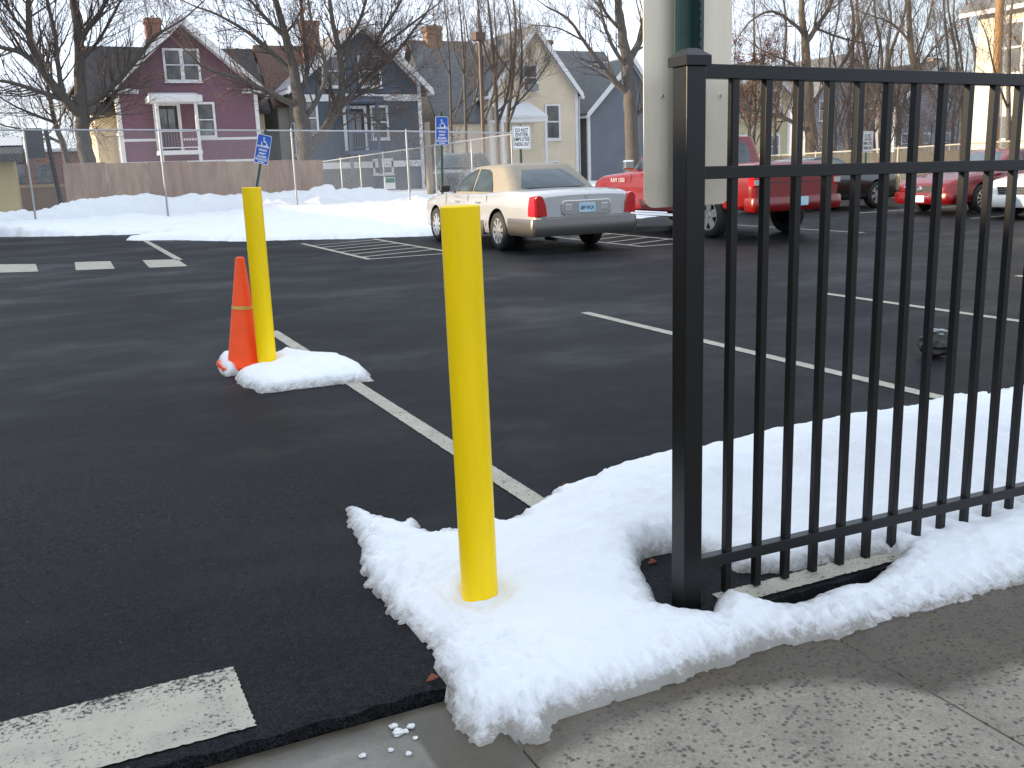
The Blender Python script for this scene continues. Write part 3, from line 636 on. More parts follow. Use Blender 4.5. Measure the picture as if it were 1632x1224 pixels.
P_(lin, 'trunk_badge', MB().box(-.018, .018, -2.715, -2.69, .885, .945), CHR, bevel=.004)
P_(lin, 'chrome_strip', MB().box(-.80, .80, -2.742, -2.735, .590, .606), CHR)
for nm, pts in (('tail_pipe', [(-.55, -2.70, .24), (-.55, -2.3, .24)]),): P_(lin, nm, MB().tube(pts, .03, 10), DARK)

RED = mat('red_paint', (.17, .004, .005), .3, coat=.5, var=.04, vscale=3)
DRED = mat('metallic_red_paint', (.15, .003, .006), .26, metal=.25, coat=.6)
PR = dict(paint=RED, r=.405, ya=-1.66, wb=3.57, spokes=(5, .30), gap=.06,
    wid=[(-2.93, .93), (-2.85, .985), (-2.3, 1.0), (0, 1.0), (1.9, 1.0), (2.5, .97), (2.78, .86), (2.88, .70)],
    top=[(-2.93, 1.28), (-2.85, 1.335), (-1.0, 1.335), (-.8, 1.30), (.9, 1.26), (1.25, 1.24), (2.3, 1.17), (2.7, 1.05), (2.88, .9)],
    bot=[(-2.93, .62), (-2.5, .52), (-1, .42), (1, .42), (2.3, .42), (2.88, .5)],
    belt=1.25, roof=1.84, front=(1.22, .55), rear=(-.98, -.86), cw=(.90, .72), dome=.05, bow=.03, rw=(.12, .84), rin=.14,
    side=[[(-.82, 1.28), (-.80, 1.72), (-.72, 1.79), (-.20, 1.79), (-.18, 1.28)], [(-.08, 1.28), (-.10, 1.79), (.40, 1.78), (.98, 1.34), (1.0, 1.28)]])
ram, rb_ = car('pickup_truck', 'red pickup truck with chrome wheels parked beside the silver sedan', PR, (12.08, 16.58, 0), 0, 'truck')
bumper(ram, -3.02, .99, .50, .74, .12, RED, -1, 'rear_bumper', .30)
P_(ram, 'tailgate_groove', MB().box(-.78, .78, -2.936, -2.93, .99, 1.0), DARK)
P_(ram, 'tailgate_groove', MB().box(-.80, .80, -2.936, -2.93, 1.27, 1.28), DARK)
for s in (-1, 1):
    P_(ram, 'tail_lamp', MB().box(s*.80, s*.985, -2.945, -2.78, .93, 1.26), REDL, bevel=.02)
    P_(ram, 'reversing_lamp', MB().box(s*.82, s*.97, -2.952, -2.94, .96, 1.05), LAMP)
    P_(ram, 'running_board', MB().box(s*.96, s*1.05, -1.05, 1.2, .36, .42), CHR, bevel=.012)
    P_(ram, 'mirror', MB().box(s*1.0, s*1.24, .82, .93, 1.28, 1.47), CHR if s < 0 else DARK, bevel=.03)
    for yy in (-.62, .32): P_(ram, 'door_handle', MB().box(s*.985, s*1.015, yy, yy+.17, 1.08, 1.12), RED, bevel=.01)
    for yy in (-.86, -.13, 1.02): P_(ram, 'door_seam', MB().bar((s*1.001, yy, .52), (s*.965, yy, 1.2), .006, .01, (0, 1, 0)), DARK)
plate(ram, -3.045, .66, '', x=0)
P_(ram, 'exhaust_tip', MB().tube([(.62, -2.98, .48), (.62, -2.7, .48)], .045, 12), CHR)
text_mesh('door_lettering', 'RAM 1500', .13, mat('lettering_silver', (.62, .6, .58), .4, metal=.5), ram, (-1.003, 1.50, 1.06), (rad(90), 0, rad(-90)))

PM = dict(paint=DRED, r=.335, ya=-1.42, wb=2.83, spokes=(10, .09), gap=.05,
    wid=[(-2.42, .74), (-2.3, .86), (-1.6, .92), (0, .92), (1.5, .92), (2.1, .87), (2.36, .74), (2.43, .6)],
    top=[(-2.42, .92), (-2.2, 1.0), (-1.2, 1.0), (0, .95), (.9, .95), (1.6, .90), (2.15, .80), (2.36, .70), (2.43, .62)],
    bot=[(-2.42, .36), (-1.9, .25), (1.9, .22), (2.43, .26)],
    belt=.95, roof=1.40, front=(1.08, .12), rear=(-1.95, -.95), cw=(.80, .60), dome=.05, bow=.06,
    side=[[(-1.05, .98), (-.9, 1.22), (-.55, 1.36), (-.12, 1.38), (-.10, .97)], [(-.02, .97), (-.04, 1.38), (.2, 1.35), (.82, .99), (.84, .97)]])
def mazda_front(t, P, grille=True):
    yf = P['wid'][-1][0]
    bumper(t, yf+.03, interp(P['wid'], yf-.30), .24, .50, .30, P['paint'], 1, 'front_bumper', .35)
    P_(t, 'grille', MB().prism([(-.42, .66), (.42, .66), (.36, .46), (.16, .38), (-.16, .38), (-.36, .46)], 'y', yf-.04, yf+.028), DARK)
    if grille:
        b = MB().tube([(-.62, yf-.10, .68), (-.42, yf+.02, .60), (-.30, yf+.035, .42), (0, yf+.04, .37), (.30, yf+.035, .42), (.42, yf+.02, .60), (.62, yf-.10, .68)], .012, 6); P_(t, 'chrome_wing', b, CHR)
        P_(t, 'badge', MB().lathe([(.0005, yf+.045), (.05, yf+.042), (.062, yf+.03)], 20, 'y', (0, 0, .585)), CHR)
    for s in (-1, 1):
        b = MB().add([(s*.48, yf-.02, .66), (s*.48, yf-.02, .58), (s*.74, yf-.16, .60), (s*.86, yf-.50, .72), (s*.84, yf-.48, .76), (s*.60, yf-.12, .70)], [(0, 1, 2, 5), (5, 2, 3, 4)]); P_(t, 'headlamp', b, LAMP)
        P_(t, 'mirror', MB().box(s*.90, s*1.08, .68, .82, .93, 1.06), P['paint'], bevel=.03)
        P_(t, 'fog_lamp', MB().lathe([(.0005, yf-.02), (.04, yf-.03)], 12, 'y', (s*.62, 0, .34)), LAMP)
maz, mb_ = car('sedan_car', 'metallic red sedan facing out of its bay, between black and white cars', PM, (20.95, 16.75, 0), rad(90))
mazda_front(maz, PM); plate(maz, 2.475, .36, '', face=1)
PW = dict(PM); PW.update(paint=mat('white_paint', (.78, .77, .73), .25, coat=1.), spokes=(7, .16))
wht, wb2 = car('sedan_car', 'white sedan next to the metallic red sedan', PW, (20.55, 13.95, 0), rad(90))
mazda_front(wht, PW, False); plate(wht, 2.475, .40, '', face=1)
for i in range(3): P_(wht, 'grille_bar', MB().box(-.40, .40, 2.44, 2.465, .50+.05*i, .515+.05*i), CHR)
PB = dict(PM); PB.update(paint=mat('black_paint', (.010, .011, .010), .22, coat=1.), spokes=(6, .22), r=.35,
    top=[(-2.42, 1.0), (-2.2, 1.08), (-1.2, 1.08), (0, 1.04), (.9, 1.04), (1.6, 1.02), (2.15, .95), (2.36, .85), (2.43, .72)], belt=1.03, roof=1.34)
blk, bb2 = car('sedan_car', 'black car parked behind the red pickup truck', PB, (18.9, 20.7, 0), rad(-90))
mazda_front(blk, PB, False)
PS = dict(PM); PS.update(paint=mat('dark_grey_paint', (.025, .027, .03), .25, coat=1.), roofmat=None, r=.36, top=[(-2.42, 1.05), (-2.2, 1.1), (0, 1.08), (.9, 1.06), (1.6, 1.02), (2.2, .9), (2.43, .7)], belt=1.06, roof=1.66,
    rear=(-2.3, -2.0), front=(1.1, .4), side=[[(-1.7, 1.1), (-1.65, 1.5), (-1.0, 1.6), (-.95, 1.1)], [(-.85, 1.1), (-.9, 1.6), (-.1, 1.62), (-.08, 1.1)], [(0, 1.1), (-.02, 1.62), (.4, 1.58), (.9, 1.14)]])
PS.pop('roofmat')
sv = atY(725, 300, 37)
suv, sb2 = car('parked_car', 'dark grey estate car behind the chain-link fence', PS, (sv[0]+.9, 38.5, .36), rad(140))

# ------------------------------------------------------------------ chain-link fences
def mesh_panel(a, b, z0a, z1a, z0b, z1b, pitch, r):
    """diagonal wires of chain link between two points"""
    a, b = V(a), V(b); Ln = (b-a).length; m = MB(); H = max(z1a-z0a, z1b-z0b)
    def pt(s, h): u = max(0, min(1, s/Ln)); p = a.lerp(b, u); return (p.x, p.y, (z0a+(z0b-z0a)*u)+h*((z1a-z0a)+((z1b-z0b)-(z1a-z0a))*u)/H)
    for sg_ in (1, -1):
        s = -H if sg_ > 0 else 0
        while s < (Ln if sg_ > 0 else Ln+H):
            h0, h1 = 0, H; s0, s1 = s, s+sg_*H
            if sg_ > 0:
                if s0 < 0: h0 = -s0; s0 = 0
                if s1 > Ln: h1 = H-(s1-Ln); s1 = Ln
            else:
                if s0 > Ln: h0 = s0-Ln; s0 = Ln
                if s1 < 0: h1 = H+s1; s1 = 0
            if h1 > h0+.02: m.tube([pt(s0, h0), pt(s1, h1)], r, 3, False)
            s += pitch
    return m
def chain_fence(name, label, posts, tops, bases, pitch=.085, wr=.0028, post_r=.030, matp=GALV):
    t = thing(name, label, 'fence', (posts[0][0], posts[0][1], bases[0]))
    for (x, y), zt, zb_ in zip(posts, tops, bases):
        MB().lathe([(post_r, zb_-.5), (post_r, zt+.02), (post_r*.7, zt+.06), (.001, zt+.08)], 12, 'z', (x, y, 0)).build('post', matp, t, smooth=True)
    b = MB()
    for i in range(len(posts)-1): b.tube([(*posts[i], tops[i]), (*posts[i+1], tops[i+1])], .024, 8)
    b.build('top_rail', matp, t, smooth=True)
    for i in range(len(posts)-1):
        m = mesh_panel((*posts[i], 0), (*posts[i+1], 0), bases[i], tops[i], bases[i+1], tops[i+1], pitch, wr)
        o = m.build('wire_mesh', matp, t); o['kind'] = 'stuff'
    return t
ps = []; tops = []; bs = []
for px, py in ((-190, 207), (37, 207), (253, 207), (464, 208), (647, 209), (815, 212)):
    p = atY(px, py, 31); ps.append((p[0], 31)); tops.append(p[2]); bs.append(.40)
chain_fence('chain_link_fence', 'tall galvanised chain-link fence running along the snow bank before the houses', ps, tops, bs)
pA = atY(815, 214, 31.12); pB = atY(510, 258, 44); PSd = []; TSd = []
for px in (815, 751, 697, 652, 612, 575, 543, 510):
    u = 0
    for k in range(60):
        u = k/59; q = pA+(pB-pA)*u; v = RM.T@(q-CAM); x = CX+F*v[0]/-v[2]
        if x <= px: break
    PSd.append((q[0], q[1])); TSd.append(q[2])
chain_fence('chain_link_fence', 'chain-link fence running back from the front fence to the blue house yard', PSd, TSd, [.42]*len(PSd), .09, .0024, .03)
q = atY(622, 292, 36.2); t = thing('fence_notice', 'small green and white notice on the side chain-link fence', 'sign', (q[0], 36.2, q[2]-.25))
MB().box(q[0]-.20, q[0]+.20, 36.2, 36.22, q[2]-.22, q[2]+.22).build('notice_panel', mat('notice_white', (.6, .62, .6), .5), t); MB().box(q[0]-.18, q[0]+.18, 36.19, 36.198, q[2]+.02, q[2]+.19).build('green_band', mat('notice_green', (.03, .16, .10), .5), t)
YGR = mat('dull_rail_paint', (.34, .32, .26), .5)
pf = [(25, y) for y in (33.5, 30.4, 27.35, 23.6, 20.9, 17.8, 14.7)]
rf = chain_fence('chain_link_fence', 'chain-link fence with brown privacy slats behind the red and white sedans', pf, [1.46, 1.48, 1.52, 1.57, 1.62, 1.66, 1.70], [.0]*7, .09, .0026, .03, YGR)
SLAT = mat('brown_slat', (.026, .021, .013), .7, var=.3, vscale=3)
for i in range(len(pf)-1):
    b = MB(); y1_, y0_ = pf[i][1], pf[i+1][1]; n = int((y1_-y0_)/.085)
    for k in range(n): y = y0_+(k+.5)*.085; b.box(25.02, 25.026, y-.036, y+.036, .05, 1.45+rnd.uniform(-.012, .012))
    o = b.build('privacy_slats', SLAT, rf); o['kind'] = 'stuff'

# plywood hoarding
PLY = [mat('plywood_%d' % i, c, .85, var=.18, vscale=2.2, color2=c2, stretch=(2.5, 2.5, .5)) for i, (c, c2) in enumerate([((.30, .20, .145), (.34, .235, .17)), ((.33, .225, .16), (.37, .27, .19)), ((.28, .185, .135), (.33, .225, .165))])]
ph = thing('plywood_hoarding', 'tan plywood hoarding of tall panels behind the chain-link fence', 'hoarding', (.6, 33.3, .4))
xe = [.62, 1.85, 3.07, 4.30, 5.52, 6.75, 7.97, 8.72]
for i in range(7):
    zt = 1.97-.018*i+rnd.uniform(-.012, .012); MB().box(xe[i]+.006, xe[i+1]-.006, 33.3+rnd.uniform(0, .02), 33.335, .2, zt).build('plywood_panel', PLY[i % 3], ph)
for x in (.7, 4.3, 8.6): MB().box(x, x+.09, 33.345, 33.435, .2, 1.85).build('stud', WOOD, ph)

# ------------------------------------------------------------------ signs, lamp post, poles
SBLUE = mat('sign_blue', (.010, .085, .42), .4); SWHT = mat('sign_white', (.72, .73, .74), .45)
def rot_y(p, c, a): x, z = p[0]-c[0], p[1]-c[1]; return (c[0]+x*math.cos(a)+z*math.sin(a), c[1]-x*math.sin(a)+z*math.cos(a))
def handicap(label, cpx, Y, tilt, base_px):
    c = atY(cpx[0], cpx[1], Y); bp = atY(base_px[0], base_px[1], Y); hw, hh = cpx[2], cpx[3]
    t = thing('parking_sign', label, 'sign', (c[0], Y, .3))
    ca = V((math.sin(tilt), 0, math.cos(tilt)))
    top = V((c[0], Y+.045, c[2]))+ca*(hh+.12); bot = V((c[0], Y+.045, c[2]))-ca*((c[2]-.25)/math.cos(tilt))
    MB().bar(bot, top, .055, .035, (0, 1, 0)).build('post', GREENP, t)
    cc = (c[0], c[2])
    MB().prism([rot_y((cc[0]+p[0], cc[1]+p[1]), cc, tilt) for p in rrect(-hw, hw, -hh, hh, .035)], 'y', Y, Y+.004).build('sign_panel', SWHT, t)
    MB().prism([rot_y((cc[0]+p[0], cc[1]+p[1]), cc, tilt) for p in rrect(-hw+.012, hw-.012, -hh+.012, hh-.012, .028)], 'y', Y-.003, Y-.001).build('sign_face', SBLUE, t)
    def pp(x, z): q = rot_y((cc[0]+x, cc[1]+z), cc, tilt); return (q[0], Y-.005, q[1])
    zc = hh-.17; b = MB()
    ring = [pp(.01+.062*math.cos(a), zc-.03+.062*math.sin(a)) for a in [rad(150+i*18) for i in range(13)]]
    b.tube(ring, .010, 6); b.tube([pp(-.01, zc+.055), pp(0, zc), pp(.055, zc-.005), pp(.085, zc-.075), pp(.105, zc-.07)], .011, 6); b.tube([pp(-.004, zc+.03), pp(.045, zc+.028)], .008, 6)
    b.lathe([(.001, -.006), (.02, -.006), (.02, .004)], 10, 'y', (pp(-.012, zc+.085)[0], Y, pp(-.012, zc+.085)[2])); b.build('wheelchair_symbol', SWHT, t)
    for s, dz, sz in (('HANDICAPPED', .055, .058), ('PARKING', -.02, .062), ('PERMIT', -.09, .056), ('REQUIRED', -.155, .058), ('VIOLATORS WILL', -.225, .036), ('BE FINED', -.268, .036)):
        p = pp(0, dz*hh/.305); text_mesh('sign_lettering', s, sz*hw/.16, SWHT, t, V(p)-V(t.location), (rad(90), tilt, 0), bold=.0022, fit=2*hw-.05 if len(s) > 9 else (2*hw-.05)*len(s)/10.5)
    b = MB().bar(pp(-hw+.02, -.195*hh/.305), pp(hw-.02, -.195*hh/.305), .003, .010, (0, 0, 1)); b.build('sign_rule', SWHT, t)
handicap('blue handicapped parking sign on a leaning post above the orange cone', (419, 238, .165, .335), 23.4, rad(14), (388, 365))
handicap('blue handicapped parking sign on upright post beside the silver sedan', (704.5, 208.5, .165, .335), 22.6, rad(2), (704, 345))
def dne(label, cx_, cz, Y, hw, hh, zb_):
    c = atY(cx_, cz, Y); t = thing('entry_sign', label, 'sign', (c[0], Y, zb_))
    MB().box(c[0]-.06, c[0]+.01, Y+.03, Y+.09, zb_, c[2]+hh+.05).build('post', GREENP, t)
    MB().prism([(c[0]+p[0], c[2]+p[1]) for p in rrect(-hw, hw, -hh, hh, .03)], 'y', Y, Y+.006).build('sign_panel', SWHT, t)
    fr = MB().prism([(c[0]+p[0], c[2]+p[1]) for p in rrect(-hw+.02, hw-.02, -hh+.02, hh-.02, .025)], 'y', Y-.003, Y-.001); fr.build('sign_border', mat('sign_black', (.02, .02, .02), .5), t)
    MB().prism([(c[0]+p[0], c[2]+p[1]) for p in rrect(-hw+.032, hw-.032, -hh+.032, hh-.032, .02)], 'y', Y-.006, Y-.004).build('sign_face', SWHT, t)
    for s, dz, sx in (('DO NOT', .60, 1.0), ('ENTER', .22, 1.0), ('EMPLOYEE', -.18, .78), ('PARKING ONLY', -.60, .58)):
        text_mesh('sign_lettering', s, hh*.46, MATS['sign_black'], t, (0, -.0075, c[2]+dz*hh-zb_), (rad(90), 0, 0), bold=.004, fit=(2*hw-.10)*(.86 if len(s) < 7 else 1))
dne('white do-not-enter employee parking sign at the end of the chain-link fence', 831.5, 219, 30.6, .335, .385, .35)
dne('white do-not-enter employee parking sign half hidden behind a fence picket', 1383, 226, 24.2, .23, .33, 0.)
lp = atY(764, 58, 41); t = thing('lamp_post', 'brown lamp post with boxy head among the bare thin trees', 'lamp', (lp[0], 41, .4))
BRN = mat('brown_metal', (.10, .065, .05), .5)
MB().tube([(lp[0], 41, .2), (lp[0], 41, lp[2]-.1)], [.10, .07], 10).build('pole', BRN, t, smooth=True); MB().box(lp[0]-.27, lp[0]+.22, 40.8, 41.3, lp[2]-.17, lp[2]+.17).build('lamp_head', BRN, t, bevel=.02)
wp = atY(680, 195, 36); t = thing('wooden_post', 'short weathered wooden post beside the blue house yard', 'post', (wp[0], 36, .4)); MB().tube([(wp[0], 36, .2), (wp[0], 36, wp[2])], [.13, .11], 12).build('post_shaft', mat('grey_wood', (.26, .21, .15), .85, var=.25, vscale=8, stretch=(5, 5, .5)), t, smooth=True)
up = ground(1583, 268, .3); up = atY(1583, 250, 24.5); t = thing('utility_pole', 'tall wooden utility pole with pale conduit in front of the cream house', 'pole', (up[0], 24.5, 0))
u2 = atY(1594, 0, 24.5); sl = (u2[0]-up[0])/(u2[2]-up[2])
MB().tube([(up[0]-sl*up[2], 24.5, -.1), (up[0]+sl*(12-up[2]), 24.5, 12)], [.16, .125], 14).build('pole_shaft', WOOD, t, smooth=True)
MB().tube([(up[0]+.10-sl*up[2], 24.33, 0), (up[0]+.10+sl*(9-up[2]), 24.36, 9)], .03, 8).build('conduit', WHT, t, smooth=True)
bb_ = atY(55, 235, 37); t = thing('dark_board', 'dark board on a thin dark pole beside the left bare tree', 'board', (bb_[0]+.7, 37, .4))
MB().tube([(bb_[0]+.62, 37, .2), (bb_[0]+.40, 37, bb_[2]+.6)], .075, 8).build('pole', DARK, t, smooth=True); MB().box(bb_[0]-.25, bb_[0]+.30, 36.9, 36.98, bb_[2]-.35, bb_[2]+.62).build('board_panel', mat('dark_board', (.05, .05, .055), .7), t)
MB().tube([(bb_[0]+.2+.2*math.cos(a), 36.7+.2*math.sin(a), bb_[2]-.45) for a in [i*math.pi/8 for i in range(17)]], .02, 6).build('hoop', LEAF, t)

# ------------------------------------------------------------------ houses
def siding(m, poly, yplane, z0, pitch=.115, axis='y', out=-1, thick=.018):
    """lap boards filling a convex outline given in (x,z); each board its own lapped face"""
    zs = [p[1] for p in poly]; z = min(zs); top = max(zs)
    def span(zz):
        xs = []
        for i in range(len(poly)):
            (xa, za), (xb, zb_) = poly[i], poly[(i+1) % len(poly)]
            if (za <= zz <= zb_ or zb_ <= zz <= za) and abs(za-zb_) > 1e-9: xs.append(xa+(xb-xa)*(zz-za)/(zb_-za))
        return (min(xs), max(xs)) if xs else None
    while z < top-.01:
        z1 = min(z+pitch, top-.002); a = span(z+1e-4); b = span(z1)
        if a and b:
            pts = [(a[0], out*thick, z), (a[1], out*thick, z), (b[1], 0, z1), (b[0], 0, z1), (a[0], 0, z), (a[1], 0, z)]
            vs = [(p[0], yplane+p[1], p[2]) if axis == 'y' else (yplane+p[1], p[0], p[2]) for p in pts]
            m.add(vs, [(0, 1, 2, 3), (4, 5, 1, 0)])
        z = z1
        if z1 >= top-.003: break
    return m
def window(t, x, y, z, w_, h, m=WHT, double=False, out=-1, axis='y', tr=.11, glass=None):
    """sash window standing on a wall: frame, sill, panes"""
    def bx(mb, x0, x1, d0, d1, z0, z1):
        if axis == 'y': mb.box(x0, x1, y+min(out*d0, out*d1), y+max(out*d0, out*d1), z0, z1)
        else: mb.box(y+min(out*d0, out*d1), y+max(out*d0, out*d1), x0, x1, z0, z1)
    f = MB(); hw = w_/2
    bx(f, x-hw-tr, x-hw, 0, .07, z-tr, z+h+tr); bx(f, x+hw, x+hw+tr, 0, .07, z-tr, z+h+tr); bx(f, x-hw, x+hw, 0, .068, z+h, z+h+tr); bx(f, x-hw-tr-.04, x+hw+tr+.04, 0, .11, z-tr-.05, z-tr+.0)
    bx(f, x-hw, x+hw, 0, .066, z-tr+.001, z); bx(f, x-hw, x+hw, .0, .052, z+h*.49, z+h*.53)
    if double: bx(f, x-.09, x+.09, 0, .064, z, z+h*.49); bx(f, x-.09, x+.09, 0, .064, z+h*.53, z+h)
    fo = f.build('window', m, t)
    for k, (za, zb_, d) in enumerate(((z+.03, z+h*.49-.02, .030), (z+h*.53+.02, z+h-.03, .042))):
        for (xa, xb) in (((x-hw+.03, x-.12), (x+.12, x+hw-.03)) if double else ((x-hw+.03, x+hw-.03),)):
            g_ = MB(); bx(g_, xa, xb, .02, d, za, zb_); g_.build('pane', glass or GLASSB, fo)
    return fo
def gable_house(name, label, X0, X1, Y, depth, zb, ze, za, wall, roofm, xa=None, over=.35, cross=None, chim=None, left_wall=None, trim=WHT, pitch=.115):
    xa = xa if xa is not None else (X0+X1)/2
    t = thing(name, label, 'house', ((X0+X1)/2, Y, zb))
    poly = [(X0, zb), (X1, zb), (X1, ze), (xa, za), (X0, ze)]
    b = siding(MB(), poly, Y, zb, pitch); b.add([(p[0], Y+.02, p[1]) for p in poly], [(0, 1, 2, 3, 4)])
    b.build('front_wall', wall, t)
    for xs, o_, nm in ((X0, -1, 'left_wall'), (X1, 1, 'right_wall')):
        b = siding(MB(), [(Y, zb), (Y+depth, zb), (Y+depth, ze), (Y, ze)], xs, zb, pitch, 'x', o_); b.add([(xs-o_*.02, Y, zb), (xs-o_*.02, Y+depth, zb), (xs-o_*.02, Y+depth, ze), (xs-o_*.02, Y, ze)], [(0, 1, 2, 3)])
        b.build(nm, left_wall if (nm == 'left_wall' and left_wall) else wall, t)
    MB().add([(p[0], Y+depth, p[1]) for p in poly], [(0, 1, 2, 3, 4)]).build('back_wall', wall, t)
    rf_ = MB()
    for s, xe_ in ((-1, X0), (1, X1)):
        dx, dz = xe_-xa, ze-za; Ln = math.hypot(dx, dz); ex, ez = xe_+dx/Ln*over, ze+dz/Ln*over
        rf_.add([(xa, Y-over, za+.06), (ex, Y-over, ez+.06), (ex, Y+depth+over, ez+.06), (xa, Y+depth+over, za+.06), (xa, Y-over, za+.20), (ex, Y-over, ez+.18), (ex, Y+depth+over, ez+.18), (xa, Y+depth+over, za+.20)],
                [(0, 1, 2, 3), (4, 7, 6, 5), (0, 4, 5, 1), (1, 5, 6, 2), (2, 6, 7, 3)])
    ro = rf_.build('roof', roofm, t)
    v = MB()
    for s, xe_ in ((-1, X0), (1, X1)):
        dx, dz = xe_-xa, ze-za; Ln = math.hypot(dx, dz); ex, ez = xe_+dx/Ln*(over+.02), ze+dz/Ln*(over+.02)
        v.add([(xa, Y-over-.03, za-.20), (ex, Y-over-.03, ez-.16), (ex, Y-over-.03, ez+.19), (xa, Y-over-.03, za+.215), (xa, Y-over+.0, za-.20), (ex, Y-over+.0, ez-.16), (ex, Y-over, ez+.19), (xa, Y-over, za+.215)], [(0, 1, 2, 3), (0, 4, 5, 1), (3, 2, 6, 7), (4, 7, 6, 5), (1, 5, 6, 2)])
        v.add([(xa, Y-.04, za-.16), (xe_, Y-.04, ze-.16), (xe_, Y-.04, ze+.06), (xa, Y-.04, za+.06)], [(0, 1, 2, 3)])
        v.box(ex-.06, ex+.06, Y-over, Y+depth+over, ez-.10, ez+.05)
    v.build('barge_board', trim, t)
    for xs in (X0, X1): MB().box(xs-.09 if xs == X0 else xs-.10, xs+.10 if xs == X0 else xs+.09, Y-.05, Y+.10, zb, ze+.05).build('corner_board', trim, t)
    if chim:
        cx_, cy_, z0, z1, s, m = chim; c = MB().box(cx_-s, cx_+s, cy_-s*.8, cy_+s*.8, z0, z1); c.box(cx_-s-.05, cx_+s+.05, cy_-s*.8-.05, cy_+s*.8+.05, z1-.25, z1-.06); c.build('chimney', m, ro)
    return t, ro
def cross_roof(t, x0, x1, y, z_ridge, z_eave, half, roofm, wall, slab=.14):
    """ridge running left-right behind the front gable, with gable ends"""
    b = MB()
    for s in (-1, 1): b.add([(x0, y, z_ridge), (x1, y, z_ridge), (x1, y+s*half, z_eave), (x0, y+s*half, z_eave), (x0, y, z_ridge-slab), (x1, y, z_ridge-slab), (x1, y+s*half, z_eave-slab), (x0, y+s*half, z_eave-slab)], [(0, 1, 2, 3), (4, 7, 6, 5), (2, 6, 7, 3), (0, 3, 7, 4), (1, 5, 6, 2)])
    b.build('cross_roof', roofm, t)
    siding(MB(), [(x0+.3, t.location.z), (x1-.3, t.location.z), (x1-.3, z_eave-.05), (x0+.3, z_eave-.05)], y-half+.25, 0).build('wing_front_wall', wall, t)
    for xs, o_ in ((x0+.3, -1), (x1-.3, 1)):
        siding(MB(), [(y-half+.25, t.location.z), (y+half-.25, t.location.z), (y+half-.25, z_eave-.05), (y, z_ridge-.2), (y-half+.25, z_eave-.05)], xs, 0, .115, 'x', o_).build('cross_gable_wall', wall, t)
def porch(t, x0, x1, Y, zf, zt, dep, snow=True, door=True, doorx=None, post=WHT, bal=None):
    p = MB()
    for x in (x0, x1): p.box(x-.07, x+.07, Y-dep, Y-dep+.14, zf-1.2, zt)
    p.build('porch_post', post, t)
    MB().box(x0-.1, x1+.1, Y-dep-.05, Y-.03, zf-.18, zf).build('porch_floor', post, t)
    h = MB().box(x0-.35, x1+.3, Y-dep-.25, Y-.03, zt, zt+.28); ho = h.build('porch_roof', post, t, bevel=.03)
    if snow: MB().add([(x0-.33, Y-dep-.22, zt+.285), (x1+.28, Y-dep-.22, zt+.285), (x1+.2, Y-.05, zt+.52), (x0-.2, Y-.05, zt+.52)], [(0, 1, 2, 3)]).build('roof_snow', SNOW, ho)
    r = MB().box(x0+.07, x1-.07, Y-dep+.03, Y-dep+.09, zf+.85, zf+.92); r.box(x0+.07, x1-.07, Y-dep+.03, Y-dep+.09, zf+.10, zf+.15); ro = r.build('railing', post, t)
    n = int((x1-x0)/.13)
    for i in range(n): x = x0+.12+(x1-x0-.2)*i/max(1, n-1); MB().box(x-.018, x+.018, Y-dep+.04, Y-dep+.075, zf+.15, zf+.85).build('baluster', bal or post, ro)
    dx = doorx
    d = MB().box(dx-.62, dx-.47, Y-.09, Y-.022, zf, zf+2.25); d.box(dx+.47, dx+.62, Y-.09, Y-.022, zf, zf+2.25); d.box(dx-.47, dx+.47, Y-.088, Y-.022, zf+2.10, zf+2.25); fo = d.build('door_frame', WHT, t)
    dd = MB().box(dx-.47, dx+.47, Y-.06, Y-.022, zf+.02, zf+2.10).build('door', mat('dark_door', (.03, .028, .03), .5), t)
    gl = MB(); gl.box(dx-.33, dx-.03, Y-.072, Y-.061, zf+.9, zf+1.95); gl.box(dx+.03, dx+.33, Y-.072, Y-.061, zf+.9, zf+1.95); gl.build('door_pane', GLASSB, dd)
HY = 50.
def hx(px, py): p = atY(px, py, HY); return p[0], p[2]
PURP = mat('plum_siding', (.190, .100, .126), .75, var=.10, vscale=.7)
TANW = mat('cream_siding', (.56, .47, .31), .75, var=.08, vscale=.7)
BLUE = mat('slate_blue_siding', (.082, .105, .135), .75, var=.10, vscale=.7)
GREYS = mat('grey_siding', (.36, .35, .31), .75, var=.15, vscale=.8)
BGRY = mat('blue_grey_siding', (.16, .175, .20), .75, var=.12, vscale=.8)
SHG = mat('dark_shingle', (.055, .05, .05), .9, var=.35, vscale=5, bump=.5, bscale=12)
SHB = mat('brown_shingle', (.11, .065, .048), .9, var=.3, vscale=5, bump=.5, bscale=12)
SHY = mat('grey_shingle', (.13, .135, .14), .9, var=.25, vscale=5, bump=.5, bscale=12)
BRK = brick_mat('red_brick', (.20, .075, .05), (.25, .10, .065), 5); BRK2 = brick_mat('tan_brick', (.30, .17, .10), (.24, .12, .075), 5)
X0, X1 = 3.62, 9.98; xa, za = hx(285, 31)
t, ro = gable_house('wooden_house', 'plum purple wooden house with small white porch', X0, X1, HY, 9, .3, 5.70, za-.1, PURP, mat('mauve_roof_edge', (.30, .25, .27), .8, var=.2, vscale=2), xa, chim=(hx(252, 40)[0], HY+2.2, 6.6, hx(252, 27)[1]+.25, .36, BRK), left_wall=TANW, over=.72)
cross_roof(t, 2.35, 11.0, HY+5, hx(150, 68)[1]+.45, 4.6, 3.4, SHG, TANW)
wx, wz = hx(292, 127); window(t, wx, HY-.02, wz, 1.45, 1.30, double=True)
wx, wz = hx(330, 216); window(t, wx, HY-.02, wz, .72, 1.45)
px0, pz = hx(252, 240); px1 = hx(312, 240)[0]; porch(t, px0, px1, HY, pz-.05, hx(280, 166)[1], 1.5, doorx=hx(268, 200)[0], bal=PURP)
